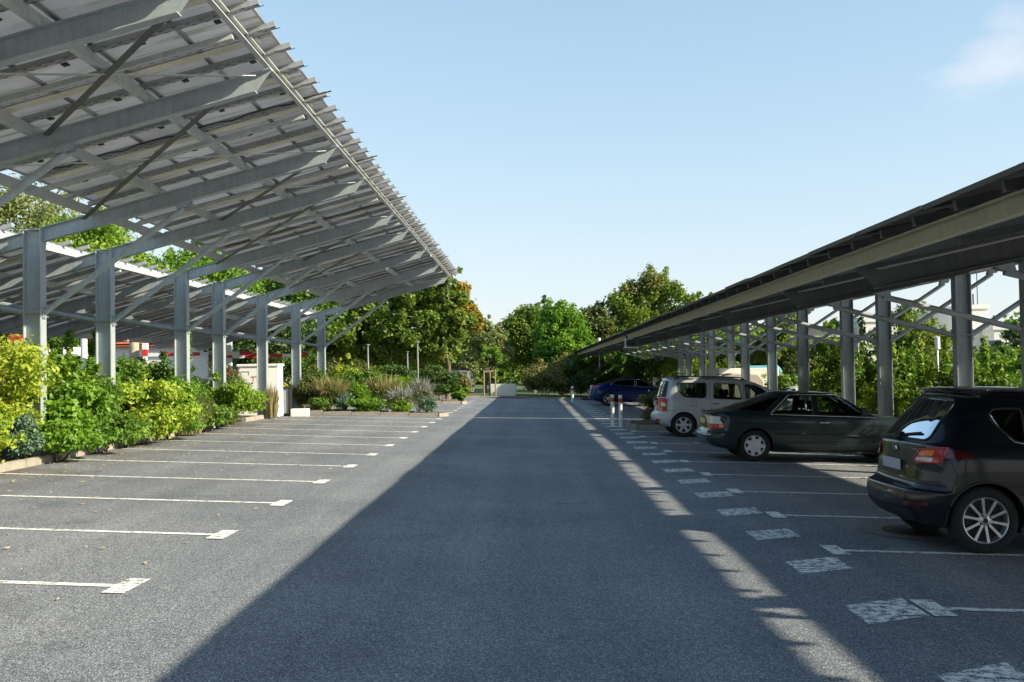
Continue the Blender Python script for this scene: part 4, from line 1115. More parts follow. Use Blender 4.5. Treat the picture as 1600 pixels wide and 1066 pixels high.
LM = {
 'yellow': leaf_mat('yellow_green_leaves', [(.13, .24, .03), (.27, .38, .04), (.40, .45, .05), (.48, .46, .08)], .35),
 'lime': leaf_mat('lime_leaves', [(.09, .19, .022), (.19, .31, .035), (.31, .40, .05)], .38),
 'green': leaf_mat('green_leaves', [(.055, .13, .022), (.11, .21, .03), (.19, .29, .045)], .35),
 'deep': leaf_mat('deep_green_leaves', [(.04, .085, .022), (.07, .13, .03), (.12, .18, .04)], .28),
 'olive': leaf_mat('olive_leaves', [(.07, .10, .03), (.12, .15, .04), (.19, .20, .07)], .32),
 'tree': leaf_mat('tree_leaves', [(.08, .14, .02), (.14, .22, .03), (.23, .29, .04)], .38, hue_scale=.35),
 'autumn': leaf_mat('turning_leaves', [(.07, .14, .02), (.13, .21, .03), (.22, .27, .04), (.33, .27, .045)], .38, hue_scale=.45),
 'pale': leaf_mat('pale_willow_leaves', [(.16, .20, .07), (.25, .29, .11), (.34, .34, .16)], .38, hue_scale=.5),
 'rust': leaf_mat('rusty_leaves', [(.10, .15, .03), (.19, .19, .06), (.32, .21, .11)], .3, hue_scale=.8),
 'orange': leaf_mat('orange_leaves', [(.20, .22, .03), (.42, .24, .03), (.46, .16, .03)], .4, hue_scale=.8),
 'pink': leaf_mat('pinkish_grass', [(.18, .22, .08), (.30, .27, .13), (.40, .28, .20)], .35, hue_scale=1.2),
 'violet': leaf_mat('violet_flower_spikes', [(.24, .25, .24), (.34, .32, .40), (.28, .29, .20)], .3, hue_scale=1.2),
 'blue': leaf_mat('blue_grey_leaves', [(.08, .15, .08), (.15, .24, .17), (.22, .30, .24)], .3),
 'bright': leaf_mat('bright_green_leaves', [(.085, .19, .02), (.15, .29, .03), (.25, .38, .045)], .4, hue_scale=.5),
}

def clump_cloud(seed, W, D_, Ht, n, base=0.0, rmin=.16, rmax=.30, shape='round', lean=(0, 0)):
    """clumps spread over an uneven crown W x D x Ht, bottom at base"""
    q = random.Random(seed); out = []
    lobes = [(q.uniform(0, 6.28), q.uniform(-.6, .8), q.uniform(.10, .24)) for _ in range(6)]
    for i in range(n):
        while True:
            x, y, z = q.uniform(-1, 1), q.uniform(-1, 1), q.uniform(-1, 1)
            rr = math.sqrt(x * x + y * y + z * z)
            if .35 < rr < 1: break
        a = math.atan2(y, x); k = 1
        for la, lz, lw in lobes:
            k += lw * math.exp(-((math.cos(a - la) - 1) ** 2 * 4 + (z - lz) ** 2 * 5)) 
        k *= q.uniform(.72, 1.0)
        wz = 1.0
        if shape == 'cone': wz = 1.05 - .55 * (z * .5 + .5)
        if shape == 'flat': wz = 1.0
        if shape == 'egg': wz = 1.08 - .40 * max(0, z)
        r = q.uniform(rmin, rmax)
        X = x * k * wz * (1 - r) * W / 2; Y = y * k * wz * (1 - r) * D_ / 2; Z = base + Ht / 2 + z * k * (1 - r * .9) * Ht / 2
        Z = max(Z, base * .98 + r * Ht * .22)
        out.append((X + lean[0] * (Z / Ht), Y + lean[1] * (Z / Ht), Z, r * W * .5, r * D_ * .5, r * min(Ht, W) * .42))
    for i in range(n // 3):      # stray sprigs that break the outline
        a = q.uniform(0, 6.28); z = q.uniform(-.5, .95); rr = math.sqrt(max(0, 1 - z * z)); r = q.uniform(.05, .11); k = q.uniform(.86, 1.03)
        wz = 1.05 - .55 * (z * .5 + .5) if shape == 'cone' else 1.08 - .40 * max(0, z)
        out.append((rr * math.cos(a) * k * wz * W * .44, rr * math.sin(a) * k * wz * D_ * .44, base + Ht / 2 + z * k * Ht * .5, r * W * .5, r * W * .5, r * W * .6))
    return out

def tree(label, x, y, h, w, trunk, lm, n, size, seed, group=None, shape='egg', name='tree', ncl=46, d=None, cat='tree', tips=None, rmin=.15, rmax=.30, aspect=.62, z0=None):
    w *= 1.22; n = int(n * 1.5); size *= .88; ncl = int(ncl * 1.25); d = d or w * .9; z0 = gz(x) if z0 is None else z0
    root = empty(name, (x, y, z0)); tag(root, label, cat, group)
    cl = clump_cloud(seed, w, d, h - trunk, ncl, trunk, rmin, rmax, shape)
    q = random.Random(seed + 5)
    tb = MB(); tr = max(.07, h * .018); top = trunk + (h - trunk) * .55
    P = [(0, 0, -.1)] + [(q.uniform(-.04, .04) * h * .2 * k, q.uniform(-.04, .04) * h * .2 * k, top * k / 5) for k in range(1, 6)]
    tb.tube(P, [tr * 1.35] + [tr * (1 - .14 * k) for k in range(1, 6)], 9)
    tb.build('trunk', M['bark'], root, smooth='all', fix=False)
    for i, c in enumerate(q.sample(cl, min(len(cl), 13))):
        bb = MB(); zt = min(top * .98, max(trunk * .6, c[2] - abs(c[0]) * .9)); j = min(4, int(zt / top * 5)); f = zt / top * 5 - j
        s_ = Vector(P[j]).lerp(Vector(P[min(j + 1, 5)]), min(1, f)); e = Vector(c[:3]); mid = s_.lerp(e, .5) + Vector((0, 0, (e - s_).length * .08))
        bb.tube([s_, mid, e], [tr * .42, tr * .26, tr * .07], 6)
        bb.build('branch', M['bark'], root, smooth='all', fix=False)
    me = leaves('crown', cl, n, size, seed, lm, aspect=aspect)
    link('crown', me, root)
    if tips is not None:
        tl = sorted([c for c in cl if c[3] > w * .055], key=lambda c: -c[2] - tips[1] * c[0])[:tips[2]]
        link('turning_twigs', leaves('turning_twigs', tl, int(n * .08), size, seed + 1, tips[0], aspect=aspect, shell=.7), root)
    return root

def shrub(label, x, y, h, w, lm, n, size, seed, group=None, d=None, ncl=20, name='shrub', aspect=.55, up=.5, droop=.3, stems=7, cat='shrub', shoots=0, z=None, spike=None):
    if group == LB: w *= 1.25; h *= 1.03; shoots = shoots // 2; n = int(n * 1.5); x += .12
    d = d or w * .85; z = gz(x) + .04 if z is None else z
    root = empty(name, (x, y, z)); tag(root, label, cat, group)
    cl = clump_cloud(seed, w, d, h * 1.02, ncl, 0.0, .24, .40)
    q = random.Random(seed)
    sh = []
    for i in range(shoots):
        a = q.uniform(0, 6.28); r = q.uniform(.1, .4) * w; xx, yy = math.cos(a) * r, math.sin(a) * r * d / w; hh = h * q.uniform(1.0, 1.28)
        sh.append((xx, yy, hh)); 
        for k in range(5): cl.append((xx, yy, hh * (.70 + .07 * k), .09, .09, .10))
    st = MB()
    for i in range(stems):
        c = cl[q.randrange(min(ncl, len(cl)))]; st.tube([(c[0] * .15, c[1] * .15, -.05), (c[0] * .5, c[1] * .5, c[2] * .55), (c[0], c[1], c[2])], [.018, .012, .005], 5)
    for xx, yy, hh in sh: st.tube([(xx * .3, yy * .3, -.05), (xx * .8, yy * .8, hh * .6), (xx, yy, hh)], [.012, .009, .003], 5)
    o = st.build('stems', M['bark'], root, smooth='all', fix=False); o['kind'] = 'stuff'
    link('foliage', leaves('foliage', cl, n, size, seed, lm, aspect=aspect, up=up, droop=droop, shell=.6), root)
    if spike is not None:
        link('flower_spikes', grass_mesh('flower_spikes', w * .42, d * .42, h * 1.10, int(n * .10), seed + 3, spike, .010, h * .6), root)['kind'] = 'stuff'
    return root

def grass_mesh(name, rx, ry, h, n, seed, m, wd=.010, h0=0.0):
    """upright arching blades"""
    g = np.random.default_rng(seed)
    a = g.random(n) * 6.283; r = np.sqrt(g.random(n)); bx = np.cos(a) * r * rx * .8; by = np.sin(a) * r * ry * .8
    hh = h * (.55 + .45 * g.random(n)) * (1 - .25 * r * r); ox = np.cos(a) * r * .35 * rx + g.normal(size=n) * .06; oy = np.sin(a) * r * .35 * ry + g.normal(size=n) * .06
    t = g.random(n) * 6.283; wx = np.cos(t) * wd; wy = np.sin(t) * wd
    z0 = np.full(n, h0)
    V = np.stack([np.stack([bx - wx, by - wy, z0], 1), np.stack([bx + wx, by + wy, z0], 1),
                  np.stack([bx + ox * .45 + wx * 1.2, by + oy * .45 + wy * 1.2, z0 + (hh - z0) * .62], 1), np.stack([bx + ox * .45 - wx * 1.2, by + oy * .45 - wy * 1.2, z0 + (hh - z0) * .62], 1),
                  np.stack([bx + ox, by + oy, hh], 1)], 1).reshape(-1, 3)
    i = (np.arange(n) * 5)[:, None]
    F = np.concatenate([i + np.array([0, 1, 2]), i + np.array([0, 2, 3]), i + np.array([3, 2, 4])], 1).reshape(-1)
    me = bpy.data.meshes.new(name); me.vertices.add(len(V)); me.vertices.foreach_set('co', V.astype(np.float32).ravel())
    me.loops.add(len(F)); me.loops.foreach_set('vertex_index', F.astype(np.int32)); me.polygons.add(3 * n)
    me.polygons.foreach_set('loop_start', np.arange(0, 9 * n, 3, dtype=np.int32)); me.materials.append(m); me.update(calc_edges=True); me.validate()
    return me
def tuft(label, x, y, h, w, lm, n, seed, group=None, wd=.012, d=None):
    o = link('ornamental_grass', grass_mesh('ornamental_grass', w / 2, (d or w) / 2, h, n, seed, lm, wd), None, (x, y, gz(x) + .03)); tag(o, label, 'grass', group); return o

# --- left bed, near to far
LB = 'shrubs in the left planting bed'
shrub('big yellow green shrub at the left edge, in front of the first column', -9.0, 17.3, 2.05, 2.3, LM['yellow'], 9500, .10, 11, LB, shoots=4)
shrub('low pale yellow shrub on the kerb at the lower left corner of the hedge', -8.5, 16.0, .75, 1.3, LM['yellow'], 2600, .085, 12, LB)
shrub('bright green leafy shrub beside the big yellow shrub', -8.75, 18.8, 1.55, 1.9, LM['bright'], 7500, .115, 13, LB, aspect=.65)
shrub('low spreading green shrub hanging over the kerb beneath the bright one', -8.2, 17.9, .70, 1.7, LM['bright'], 3600, .10, 14, LB)
shrub('small blue grey plant among the yellow leaves at the far left', -8.35, 16.9, .85, .6, LM['blue'], 1800, .07, 15, LB)
shrub('dark green fine leaved shrub between two light ones', -8.6, 20.4, 1.45, 1.3, LM['green'], 6500, .07, 16, LB, aspect=.4)
shrub('tall loose yellow green shrub with long shoots before the second column', -9.3, 20.7, 1.85, 1.7, LM['lime'], 3800, .12, 17, LB, shoots=7)
shrub('rounded golden green shrub overhanging the kerb, fourth along the bed', -8.35, 21.9, 1.35, 2.2, LM['yellow'], 9000, .11, 18, LB)
shrub('tall mid green shrub behind the golden one', -9.2, 23.4, 1.80, 2.1, LM['green'], 8500, .10, 19, LB, shoots=4)
shrub('glossy bright green shrub right of the golden one', -8.55, 24.2, 1.35, 1.5, LM['bright'], 5200, .105, 20, LB)
shrub('feathery grey green shrub near the third column', -8.6, 25.6, 1.20, 1.3, LM['olive'], 5200, .06, 21, LB, aspect=.3)
tuft('pale dry grass tuft at the foot of the hedge', -8.2, 25.0, .62, .8, LM['pink'], 420, 22)
shrub('tall green shrub around the foot of the third column', -9.5, 26.6, 1.95, 2.0, LM['green'], 7000, .10, 23, LB, shoots=3)
shrub('large lime green shrub at the far end of the first bed', -8.75, 28.4, 1.42, 2.3, LM['lime'], 9000, .105, 24, LB)
shrub('olive shrub with small leaves beside the white utility box', -9.1, 30.7, 1.55, 1.4, LM['olive'], 5200, .075, 25, LB, shoots=2)
shrub('pale yellow shrub behind the second and third columns', -10.8, 24.5, 1.65, 2.2, LM['lime'], 5200, .11, 26, LB)
shrub('mid green shrub deep in the bed behind the first column', -11.2, 19.2, 1.45, 2.4, LM['green'], 5200, .11, 27, LB)
shrub('shrub off to the near left end of the bed', -9.0, 14.2, 1.7, 2.2, LM['green'], 5200, .11, 28, LB)
shrub('small yellow shrub beside the grey cabinet', -8.9, 36.0, 1.55, .8, LM['yellow'], 1500, .10, 29, LB, name='shrub')
tuft('reddish dry climber at the foot of the fifth column', -8.3, 33.6, 1.25, .45, LM['pink'], 300, 30)
for i, (x, y, h, w, k) in enumerate([(-8.15, 19.6, .75, 1.5, 'green'), (-8.2, 21.0, .6, 1.1, 'lime'), (-8.15, 23.4, .7, 1.5, 'bright'), (-8.3, 26.6, .75, 1.6, 'green'), (-8.3, 27.6, .6, 1.0, 'olive'), (-8.5, 29.8, .9, 1.4, 'lime')]):
    shrub(['low green shoots spilling over the kerb beside the blue grey plant', 'little lime plant on the kerb before the golden shrub', 'low bright plant on the kerb after the golden shrub', 'low green plant on the kerb after the dry grass', 'tiny olive plant on the kerb beneath the lime shrub', 'low lime plant at the very end of the first bed'][i], x, y, h, w, LM[k], 2200, .09, 140 + i, LB)
shrub('leafy green shrub filling the hedge behind the golden shrub', -9.6, 22.3, 1.55, 2.0, LM['bright'], 5200, .11, 150, LB, shoots=3)
shrub('leafy lime shrub filling the hedge between third and fourth columns', -9.7, 28.0, 1.6, 2.2, LM['green'], 5200, .11, 151, LB)
# --- island bed
IB = 'shrubs in the island bed'
shrub('pinkish grey heather like shrub at the left of the island bed', -7.3, 38.2, 1.35, 2.0, LM['olive'], 5200, .07, 41, IB, aspect=.25, spike=LM['pink'])
shrub('bright yellow shrub standing tall in the island bed', -7.3, 41.2, 2.05, 1.8, LM['yellow'], 6500, .12, 42, IB)
shrub('mid green shrub between the yellow shrub and the pink grasses', -6.2, 40.4, 1.75, 1.7, LM['green'], 5200, .11, 43, IB)
shrub('orange pink flowering grass clump in the middle of the island bed', -5.4, 39.0, 1.45, 1.9, LM['olive'], 4200, .07, 44, IB, aspect=.25, spike=LM['pink'])
shrub('low fresh green plant at the front kerb of the island bed', -5.9, 37.75, .60, 1.9, LM['bright'], 3200, .09, 45, IB)
shrub('pale lavender shrub at the front kerb', -4.7, 38.1, 1.05, 1.3, LM['olive'], 2600, .06, 46, IB, aspect=.25, spike=LM['violet'])
shrub('blue violet flowering shrub at the right end of the island bed', -4.15, 39.7, 1.35, 1.4, LM['olive'], 3200, .065, 47, IB, aspect=.25, spike=LM['violet'])
shrub('small blue green spurge at the kerb end of the island bed', -3.75, 38.2, .75, .9, LM['blue'], 1700, .075, 48, IB)
shrub('bluish plant low in the heather shrub', -6.75, 37.8, .85, .8, LM['blue'], 1500, .075, 49, IB)
for i, (x, y, h, w, k, lb) in enumerate([(-6.9, 39.4, 1.6, 1.7, 'green', 'leafy green shrub behind the pinkish heather'), (-5.0, 40.6, 1.6, 1.7, 'lime', 'lime shrub filling the island bed behind the grasses'), (-6.3, 38.5, 1.05, 1.2, 'bright', 'fresh green shrub between heather and grass clump'),
        (-4.6, 37.75, .55, 1.1, 'lime', 'low lime plant hanging over the island kerb'), (-7.6, 37.7, .6, 1.1, 'green', 'low green plant over the kerb beneath the heather'), (-8.4, 38.6, 1.5, 1.6, 'olive', 'olive shrub at the left end of the island bed'), (-8.3, 41.5, 1.9, 2.0, 'green', 'green shrub left of the tall yellow one')]):
    shrub(lb, x, y, h, w, LM[k], 4500 if h > 1 else 1800, .10, 160 + i, IB)
# --- dark hedge shrubs of the next island
NB = 'dark rounded shrubs of the second island'
for i, (x, y, h, w, k, lb) in enumerate([(-4.6, 52.6, 2.05, 2.6, 'deep', 'dark glossy round shrub nearest the lane, left'), (-6.6, 52.6, 2.2, 2.6, 'deep', 'dark round shrub behind the lavender'), (-8.6, 51.5, 2.3, 2.8, 'olive', 'grey green rounded shrub below the maple'),
        (-3.4, 53.2, 1.7, 1.3, 'rust', 'reddish shrub at the lane end of the second island'), (-10.8, 50.0, 2.5, 3.0, 'green', 'green shrub behind the island bed'), (-9.0, 46.5, 2.2, 2.6, 'olive', 'olive shrub behind the yellow island shrub'), (-3.5, 52.2, .9, 1.0, 'lime', 'small light green plant at the foot of the reddish shrub')]):
    shrub(lb, x, y, h, w, LM[k], 7000 if h > 1.5 else 1800, .13, 60 + i, NB)

# --- right bed, behind the parked cars
RB = 'shrubs in the right planting bed'
for i, (x, y, h, w, k, n, lb) in enumerate([
        (10.0, 19.2, 1.95, 2.6, 'lime', 7000, 'yellow green shrub above the roof of the black car'), (9.9, 22.0, 2.0, 2.2, 'green', 6000, 'green shrub left of the second column, behind the black car'),
        (9.6, 24.4, 2.1, 2.3, 'lime', 7000, 'yellow shrub between the two right hand columns behind the black roof'), (9.3, 26.8, 2.25, 2.2, 'green', 6500, 'dark leaved shrub behind the bonnet of the green hatchback'),
        (9.8, 29.2, 2.4, 2.4, 'yellow', 7000, 'golden shrub seen over the bonnet of the green hatchback'), (9.6, 31.8, 2.9, 2.4, 'green', 7000, 'tall green shrub with open shoots above the green hatchback'),
        (10.0, 16.4, 1.8, 2.4, 'green', 5000, 'green shrub behind the black car at the right edge'), (10.0, 36.5, 2.2, 2.4, 'lime', 5000, 'light green shrub behind the windows of the green hatchback'),
        (9.7, 40.5, 1.9, 2.2, 'green', 4500, 'rounded green shrub behind the windscreen of the silver estate'), (9.9, 45.0, 2.0, 2.6, 'yellow', 4500, 'yellowish shrub behind the silver estate windows'), (9.9, 49.5, 2.1, 2.8, 'green', 4500, 'green shrub behind the tail of the silver estate'),
        (9.9, 54.5, 2.5, 3.2, 'lime', 5000, 'light shrub right of the blue car'), (9.4, 60.5, 3.0, 3.4, 'lime', 5000, 'tall light shrub beyond the blue car')]):
    shrub(lb, x, y, h, w, LM[k], n, .12 if y < 40 else .15, 80 + i, RB, shoots=5 if y < 33 else 0)
shrub('low olive shrub on the small island before the silver estate', 4.0, 33.3, 1.25, 1.5, LM['olive'], 4200, .08, 100)
shrub('loose pale green plant on the small island behind the silver estate', 5.6, 33.2, 1.3, 1.9, LM['lime'], 3200, .09, 101)

# --- hedge at the road end
HG = 'hedge shrubs closing the end of the lane'
for i, (x, y, h, w, k, lb) in enumerate([(.8, 66.5, 2.4, 3.2, 'rust', 'rust tinged hedge shrub at the road end, left of centre'), (3.0, 67.0, 2.7, 3.4, 'deep', 'dark hedge shrub right behind the far kerb'), (4.6, 64.5, 2.2, 3.2, 'deep', 'very dark low hedge shrub left of the blue car'),
        (6.3, 63.0, 2.5, 3.4, 'deep', 'dark hedge shrub behind the blue car tail'), (8.3, 63.5, 2.9, 3.4, 'olive', 'olive hedge shrub behind the blue car roof'), (2.0, 68.5, 2.9, 3.0, 'rust', 'pinkish topped hedge shrub under the bright tree'), (4.2, 69.0, 3.0, 3.0, 'rust', 'brownish hedge shrub beside the lamp post')]):
    shrub(lb, x, y, h, w, LM[k], 6000, .17, 110 + i, HG)

# --- trees
tree('broad maple with orange tips rising behind the end of the left carport', -5.9, 57.5, 7.7, 6.0, .4, LM['tree'], 24000, .26, 201, ncl=80, tips=(LM['orange'], 2.0, 3), rmin=.12, rmax=.23)
tree('slim orange tipped tree crown just right of the left carport tip', -4.4, 56.0, 8.0, 2.6, .5, LM['autumn'], 8000, .24, 202, ncl=34)
tree('dense green tree left of the maple, behind the last columns', -10.6, 58.0, 6.6, 6.5, .9, LM['tree'], 22000, .27, 203, ncl=70, rmin=.12, rmax=.23)
tree('green tree behind the middle columns of the left carport', -16.5, 62.0, 7.6, 7.0, 1.2, LM['autumn'], 15000, .32, 204, ncl=60)
tree('small pale feathery tree left of the white wall at the lane end', -3.2, 75.0, 5.9, 3.4, .6, LM['pale'], 8000, .24, 205, ncl=36)
tree('pale bare looking tree beside the feathery one', -5.4, 78.0, 6.0, 3.6, .8, LM['pale'], 7000, .25, 206, ncl=34)
tree('mid green tree at the left of the central group at the lane end', .3, 80.0, 7.3, 5.0, .8, LM['tree'], 14000, .27, 207, ncl=50)
tree('bright green maple in the centre of the view at the lane end', 2.1, 74.5, 7.2, 4.8, .5, LM['bright'], 15000, .27, 208, shape='cone', ncl=60)
tree('grey green tree at the right of the central group', 4.9, 84.0, 7.6, 5.6, 1.0, LM['olive'], 12000, .30, 209, ncl=50)
tree('second dark tree behind the central group', 1.9, 88.0, 7.9, 5.4, 1.2, LM['deep'], 9000, .32, 210, ncl=40)
tree('tall robinia with rusty top above the far right canopy', 10.1, 86.0, 10.6, 7.4, .8, LM['tree'], 24000, .28, 211, ncl=76, tips=(LM['rust'], -.5, 5), rmin=.12, rmax=.24)
tree('broad light green tree right of the robinia', 15.2, 90.0, 8.8, 6.5, 1.6, LM['autumn'], 12000, .30, 212, ncl=50)
tree('low green tree left of the robinia, over the canopy tip', 7.6, 80.0, 5.6, 3.8, .8, LM['green'], 8000, .26, 213, ncl=36)
# foliage wall beyond the right bed
BG = 'trees beyond the right planting bed'
for i, (px, y, h, w, k, n, lb) in enumerate([
        (1428, 50, 5.5, 3.3, 'autumn', 13000, 'big olive tree between the two nearest right columns'), (1425, 47, 2.9, 3.4, 'deep', 6500, 'dark bush at the foot of the big olive tree'),
        (1548, 40, 3.0, 2.6, 'green', 8000, 'round green tree right of the nearest column'), (1592, 47, 4.3, 2.2, 'deep', 5500, 'dark tree at the right edge of the picture'),
        (1298, 50, 4.4, 1.9, 'lime', 6500, 'light green tree behind the third right column'), (1222, 63, 5.6, 3.2, 'autumn', 8000, 'autumn tinged tree above the struts'),
        (1262, 56, 3.0, 3.2, 'olive', 6500, 'blue green bush behind the glazed building corner'), (1180, 72, 4.6, 4.2, 'tree', 8000, 'green tree behind the middle right columns'),
        (1130, 74, 4.7, 4.4, 'bright', 8000, 'bright tree behind the far right columns'), (1075, 74, 4.4, 4.2, 'lime', 7000, 'low light tree between the far columns'),
        (1320, 75, 6.0, 3.2, 'deep', 6500, 'dark tree far behind the glazed building'), (1150, 90, 7.0, 5.0, 'autumn', 8000, 'tree tops over the far roof, right of the robinia'), (1345, 34, 2.3, 2.0, 'green', 5000, 'bushy green tree behind the white fence'), (1600, 32, 2.8, 2.6, 'lime', 6000, 'bushy tree behind the shrubs at the right edge')]):
    tree(lb, (px - 828) * y / 1650, y, h, w, .4, LM[k], n, .17 if y < 60 else .26, 300 + i, BG, ncl=46)
# foliage behind the left carport
LG = 'trees beyond the left car park'
for i, (x, y, h, w, k, n, lb) in enumerate([
        (-27.5, 55.0, 13.2, 9.5, 'pale', 20000, 'tall pale willow above the left edge of the lower canopy'), (-21.3, 53.0, 10.4, 7.5, 'lime', 17000, 'lime green tree above the lower canopy, right of the willow'), (-16.6, 55.0, 9.2, 6.0, 'bright', 12000, 'bright green tree showing through the roof gap'),
        (-34.0, 46.0, 5.2, 8.0, 'deep', 10000, 'dark tree row under the canopy at the far left'), (-27.0, 50.0, 5.0, 7.0, 'olive', 10000, 'olive trees between the first two left columns'), (-21.0, 52.0, 4.6, 5.5, 'green', 8000, 'green tree right of the second left column'),
        (-13.2, 56.0, 7.6, 5.5, 'green', 9000, 'green tree behind the striped height barrier'), (-12.5, 50.5, 5.2, 4.8, 'deep', 7500, 'dark green tree behind the white utility box'), (-40.0, 52.0, 7.5, 9.0, 'green', 8000, 'green tree beyond the far left edge')]):
    tree(lb, x, y, h, w, .7 if h < 6 else 1.5, LM[k], n, .26, 330 + i, LG, ncl=50)
# far tree line that closes the horizon
q = random.Random(5); far = []
for i in range(150):
    a = R(-62 + 124 * i / 149 + q.uniform(-.4, .4)); dd = q.uniform(112, 130); hh = q.uniform(4.0, 6.5)
    for k in range(3): far.append((math.sin(a) * dd + q.uniform(-3, 3), math.cos(a) * dd + q.uniform(-3, 3), hh * (.25 + .3 * k), 3.6, 3.0, hh * .28))
o = link('distant_wood', leaves('distant_wood', far, 90000, .62, 9, LM['tree'], aspect=.7), None); tag(o, 'distant wood closing the horizon behind everything', 'wood', kind='stuff')
# fallen leaves and grit near the kerbs
g = np.random.default_rng(4); n = 900
lx = -8.0 + np.abs(g.normal(size=n)) * 1.1; ly = 9 + g.random(n) * 28
lx[500:] = -3.2 + g.random(400) * -4.8; ly[500:] = 5 + g.random(400) * 33
P = np.stack([lx, ly, -G * lx + .012], 1); a = g.random(n) * 6.28; s_ = .02 + .025 * g.random(n)
V = np.concatenate([P + np.stack([np.cos(a + t) * s_ * k, np.sin(a + t) * s_ * k, g.random(n) * .012], 1) for t, k in ((0, 1), (1.57, .5), (3.14, 1), (4.71, .5))], 1).reshape(-1, 3)
me = bpy.data.meshes.new('fallen_leaves'); me.from_pydata(V.tolist(), [], [(4 * i, 4 * i + 1, 4 * i + 2, 4 * i + 3) for i in range(n)]); me.materials.append(leaf_mat('dry_leaves', [(.40, .30, .15), (.55, .48, .28), (.22, .13, .06)], .1))
tag(link('fallen_leaves', me), 'dry fallen leaves scattered over the bays and along the left kerb', 'leaves', kind='stuff')

# ------------------------------------------------------------------ street furniture and background
def at(px, Y):
    """x of a thing seen at column px of the photograph when it stands Y metres away"""
    return (px - 828) * Y / 1650
def bev(o, w=.01, s=2):
    m = o.modifiers.new('bevel', 'BEVEL'); m.width = w; m.segments = s; return o
def bollard(x, y, label, h=.92, r=.055):
    t = empty('bollard', (x, y, gz(x))); tag(t, label, 'bollard', 'red banded bollards at the bay corners')
    MB().lathe([(r + .03, 0), (r + .03, .02), (r, .025), (r, h - .22)], 20).build('post', M['white'], t, smooth=True)
    MB().lathe([(r + .003, h - .22), (r + .003, h - .10)], 20).build('red_band', M['red'], t, smooth=True)
    MB().lathe([(r, h - .10), (r, h - .02), (r * .8, h), (0, h + .005)], 20).build('cap', M['white'], t, smooth=True)
bollard(2.55, 33.2, 'white bollard with red band, left one of the pair before the silver estate', .98)
bollard(2.75, 32.6, 'white bollard with red band, right one of the pair before the silver estate', .98)
bollard(2.28, 58.0, 'lone white bollard with red band far down the lane, left of the blue car', .85, .07)

# utility box, cabinet, stone block
x, y = -8.95, 34.9
t = empty('utility_box', (x, y, gz(x))); tag(t, 'white concrete utility box with a small red mark, behind the fifth column', 'utility box')
b = MB(); b.box(-.66, .66, -.35, .35, 0, 1.66); b.box(-.70, .70, -.39, .39, 1.66, 1.74); bev(b.build('cabinet_body', mat('white_render', (.88, .88, .86), .85, 0, .06, 2, .2, 50), t), .015)
b = MB(); b.box(-.17, -.15, -.354, -.351, 1.17, 1.32); b.box(-.24, -.08, -.354, -.351, 1.30, 1.33); b.box(-.03, -.01, -.354, -.351, 1.17, 1.32); b.box(-.10, .06, -.3555, -.3525, 1.335, 1.345); b.build('red_mark', M['red'], t)
b = MB(); b.box(-.60, -.30, -.357, -.352, 1.48, 1.50); b.box(-.31, -.30, -.357, -.352, 1.38, 1.50); b.build('hinge_line', M['trim'], t)
x, y = -8.45, 35.9
t = empty('cabinet', (x, y, gz(x))); tag(t, 'low grey electrical cabinet with dark frame beside the white utility box', 'cabinet')
MB().box(-.20, .22, -.16, .16, .06, .92).build('cabinet_body', mat('grey_cabinet', (.45, .47, .48), .5, 0, .06, 3), t)
b = MB(); b.box(.235, .275, -.19, .19, 0, .98); b.box(-.26, .30, -.20, .20, .93, .97); b.box(-.24, .26, -.18, .18, 0, .055); b.build('frame', M['trim'], t)
o = MB().box(-.30, .30, -.22, .22, -.02, .26).build('stone_block', M['concrete_w'], None, (-7.8, 35.6, gz(-7.8)), (0, 0, .1)); tag(o, 'pale stone block lying on the asphalt at the island kerb', 'block'); bev(o, .03)

# height barriers
def barrier(x, y, w, label, h=3.2):
    t = empty('height_barrier', (x, y, gz(x))); tag(t, label, 'barrier', 'striped height barriers')
    b = MB(); b.box(-.10, .10, -.10, .10, 0, h); b.build('post', M['white'], t)
    for k in range(3): MB().box(-.104, .104, -.104, .104, h - 2.0 + k * .8, h - 1.72 + k * .8).build('red_band', M['red'], t)
    n = int(w / .55)
    for k in range(n): MB().box(.13 + k * .55, .13 + (k + 1) * .55, -.05, .05, 1.98, 2.13).build('red_stripe' if k % 2 else 'white_stripe', M['red'] if k % 2 else M['white'], t)
    MB().bar((.1, 0, h - .1), (w, 0, 2.15), .03, .03).build('stay', M['steel_lt'], t)
barrier(at(223, 44), 44, 4.6, 'red and white striped height barrier between the second and third columns')
barrier(at(356, 46), 46, 3.6, 'red and white striped height barrier above the white utility box')
o = MB().tube([(0, 0, 0), (0, 0, 4.3)], .11, 12).build('white_pole', M['white'], None, (at(126, 36), 36, gz(-16)), smooth=True); tag(o, 'tall plain white pole between the first two columns', 'pole')
o = MB().tube([(0, 0, 0), (0.02, 0, 3.6)], [.20, .17], 12).build('bare_trunk', mat('pale_bark', (.42, .36, .26), .9, 0, .25, 6, .5, 20), None, (at(205, 40), 40, gz(-16)), smooth=True); tag(o, 'pale bare trunk left of the striped barrier post', 'trunk')
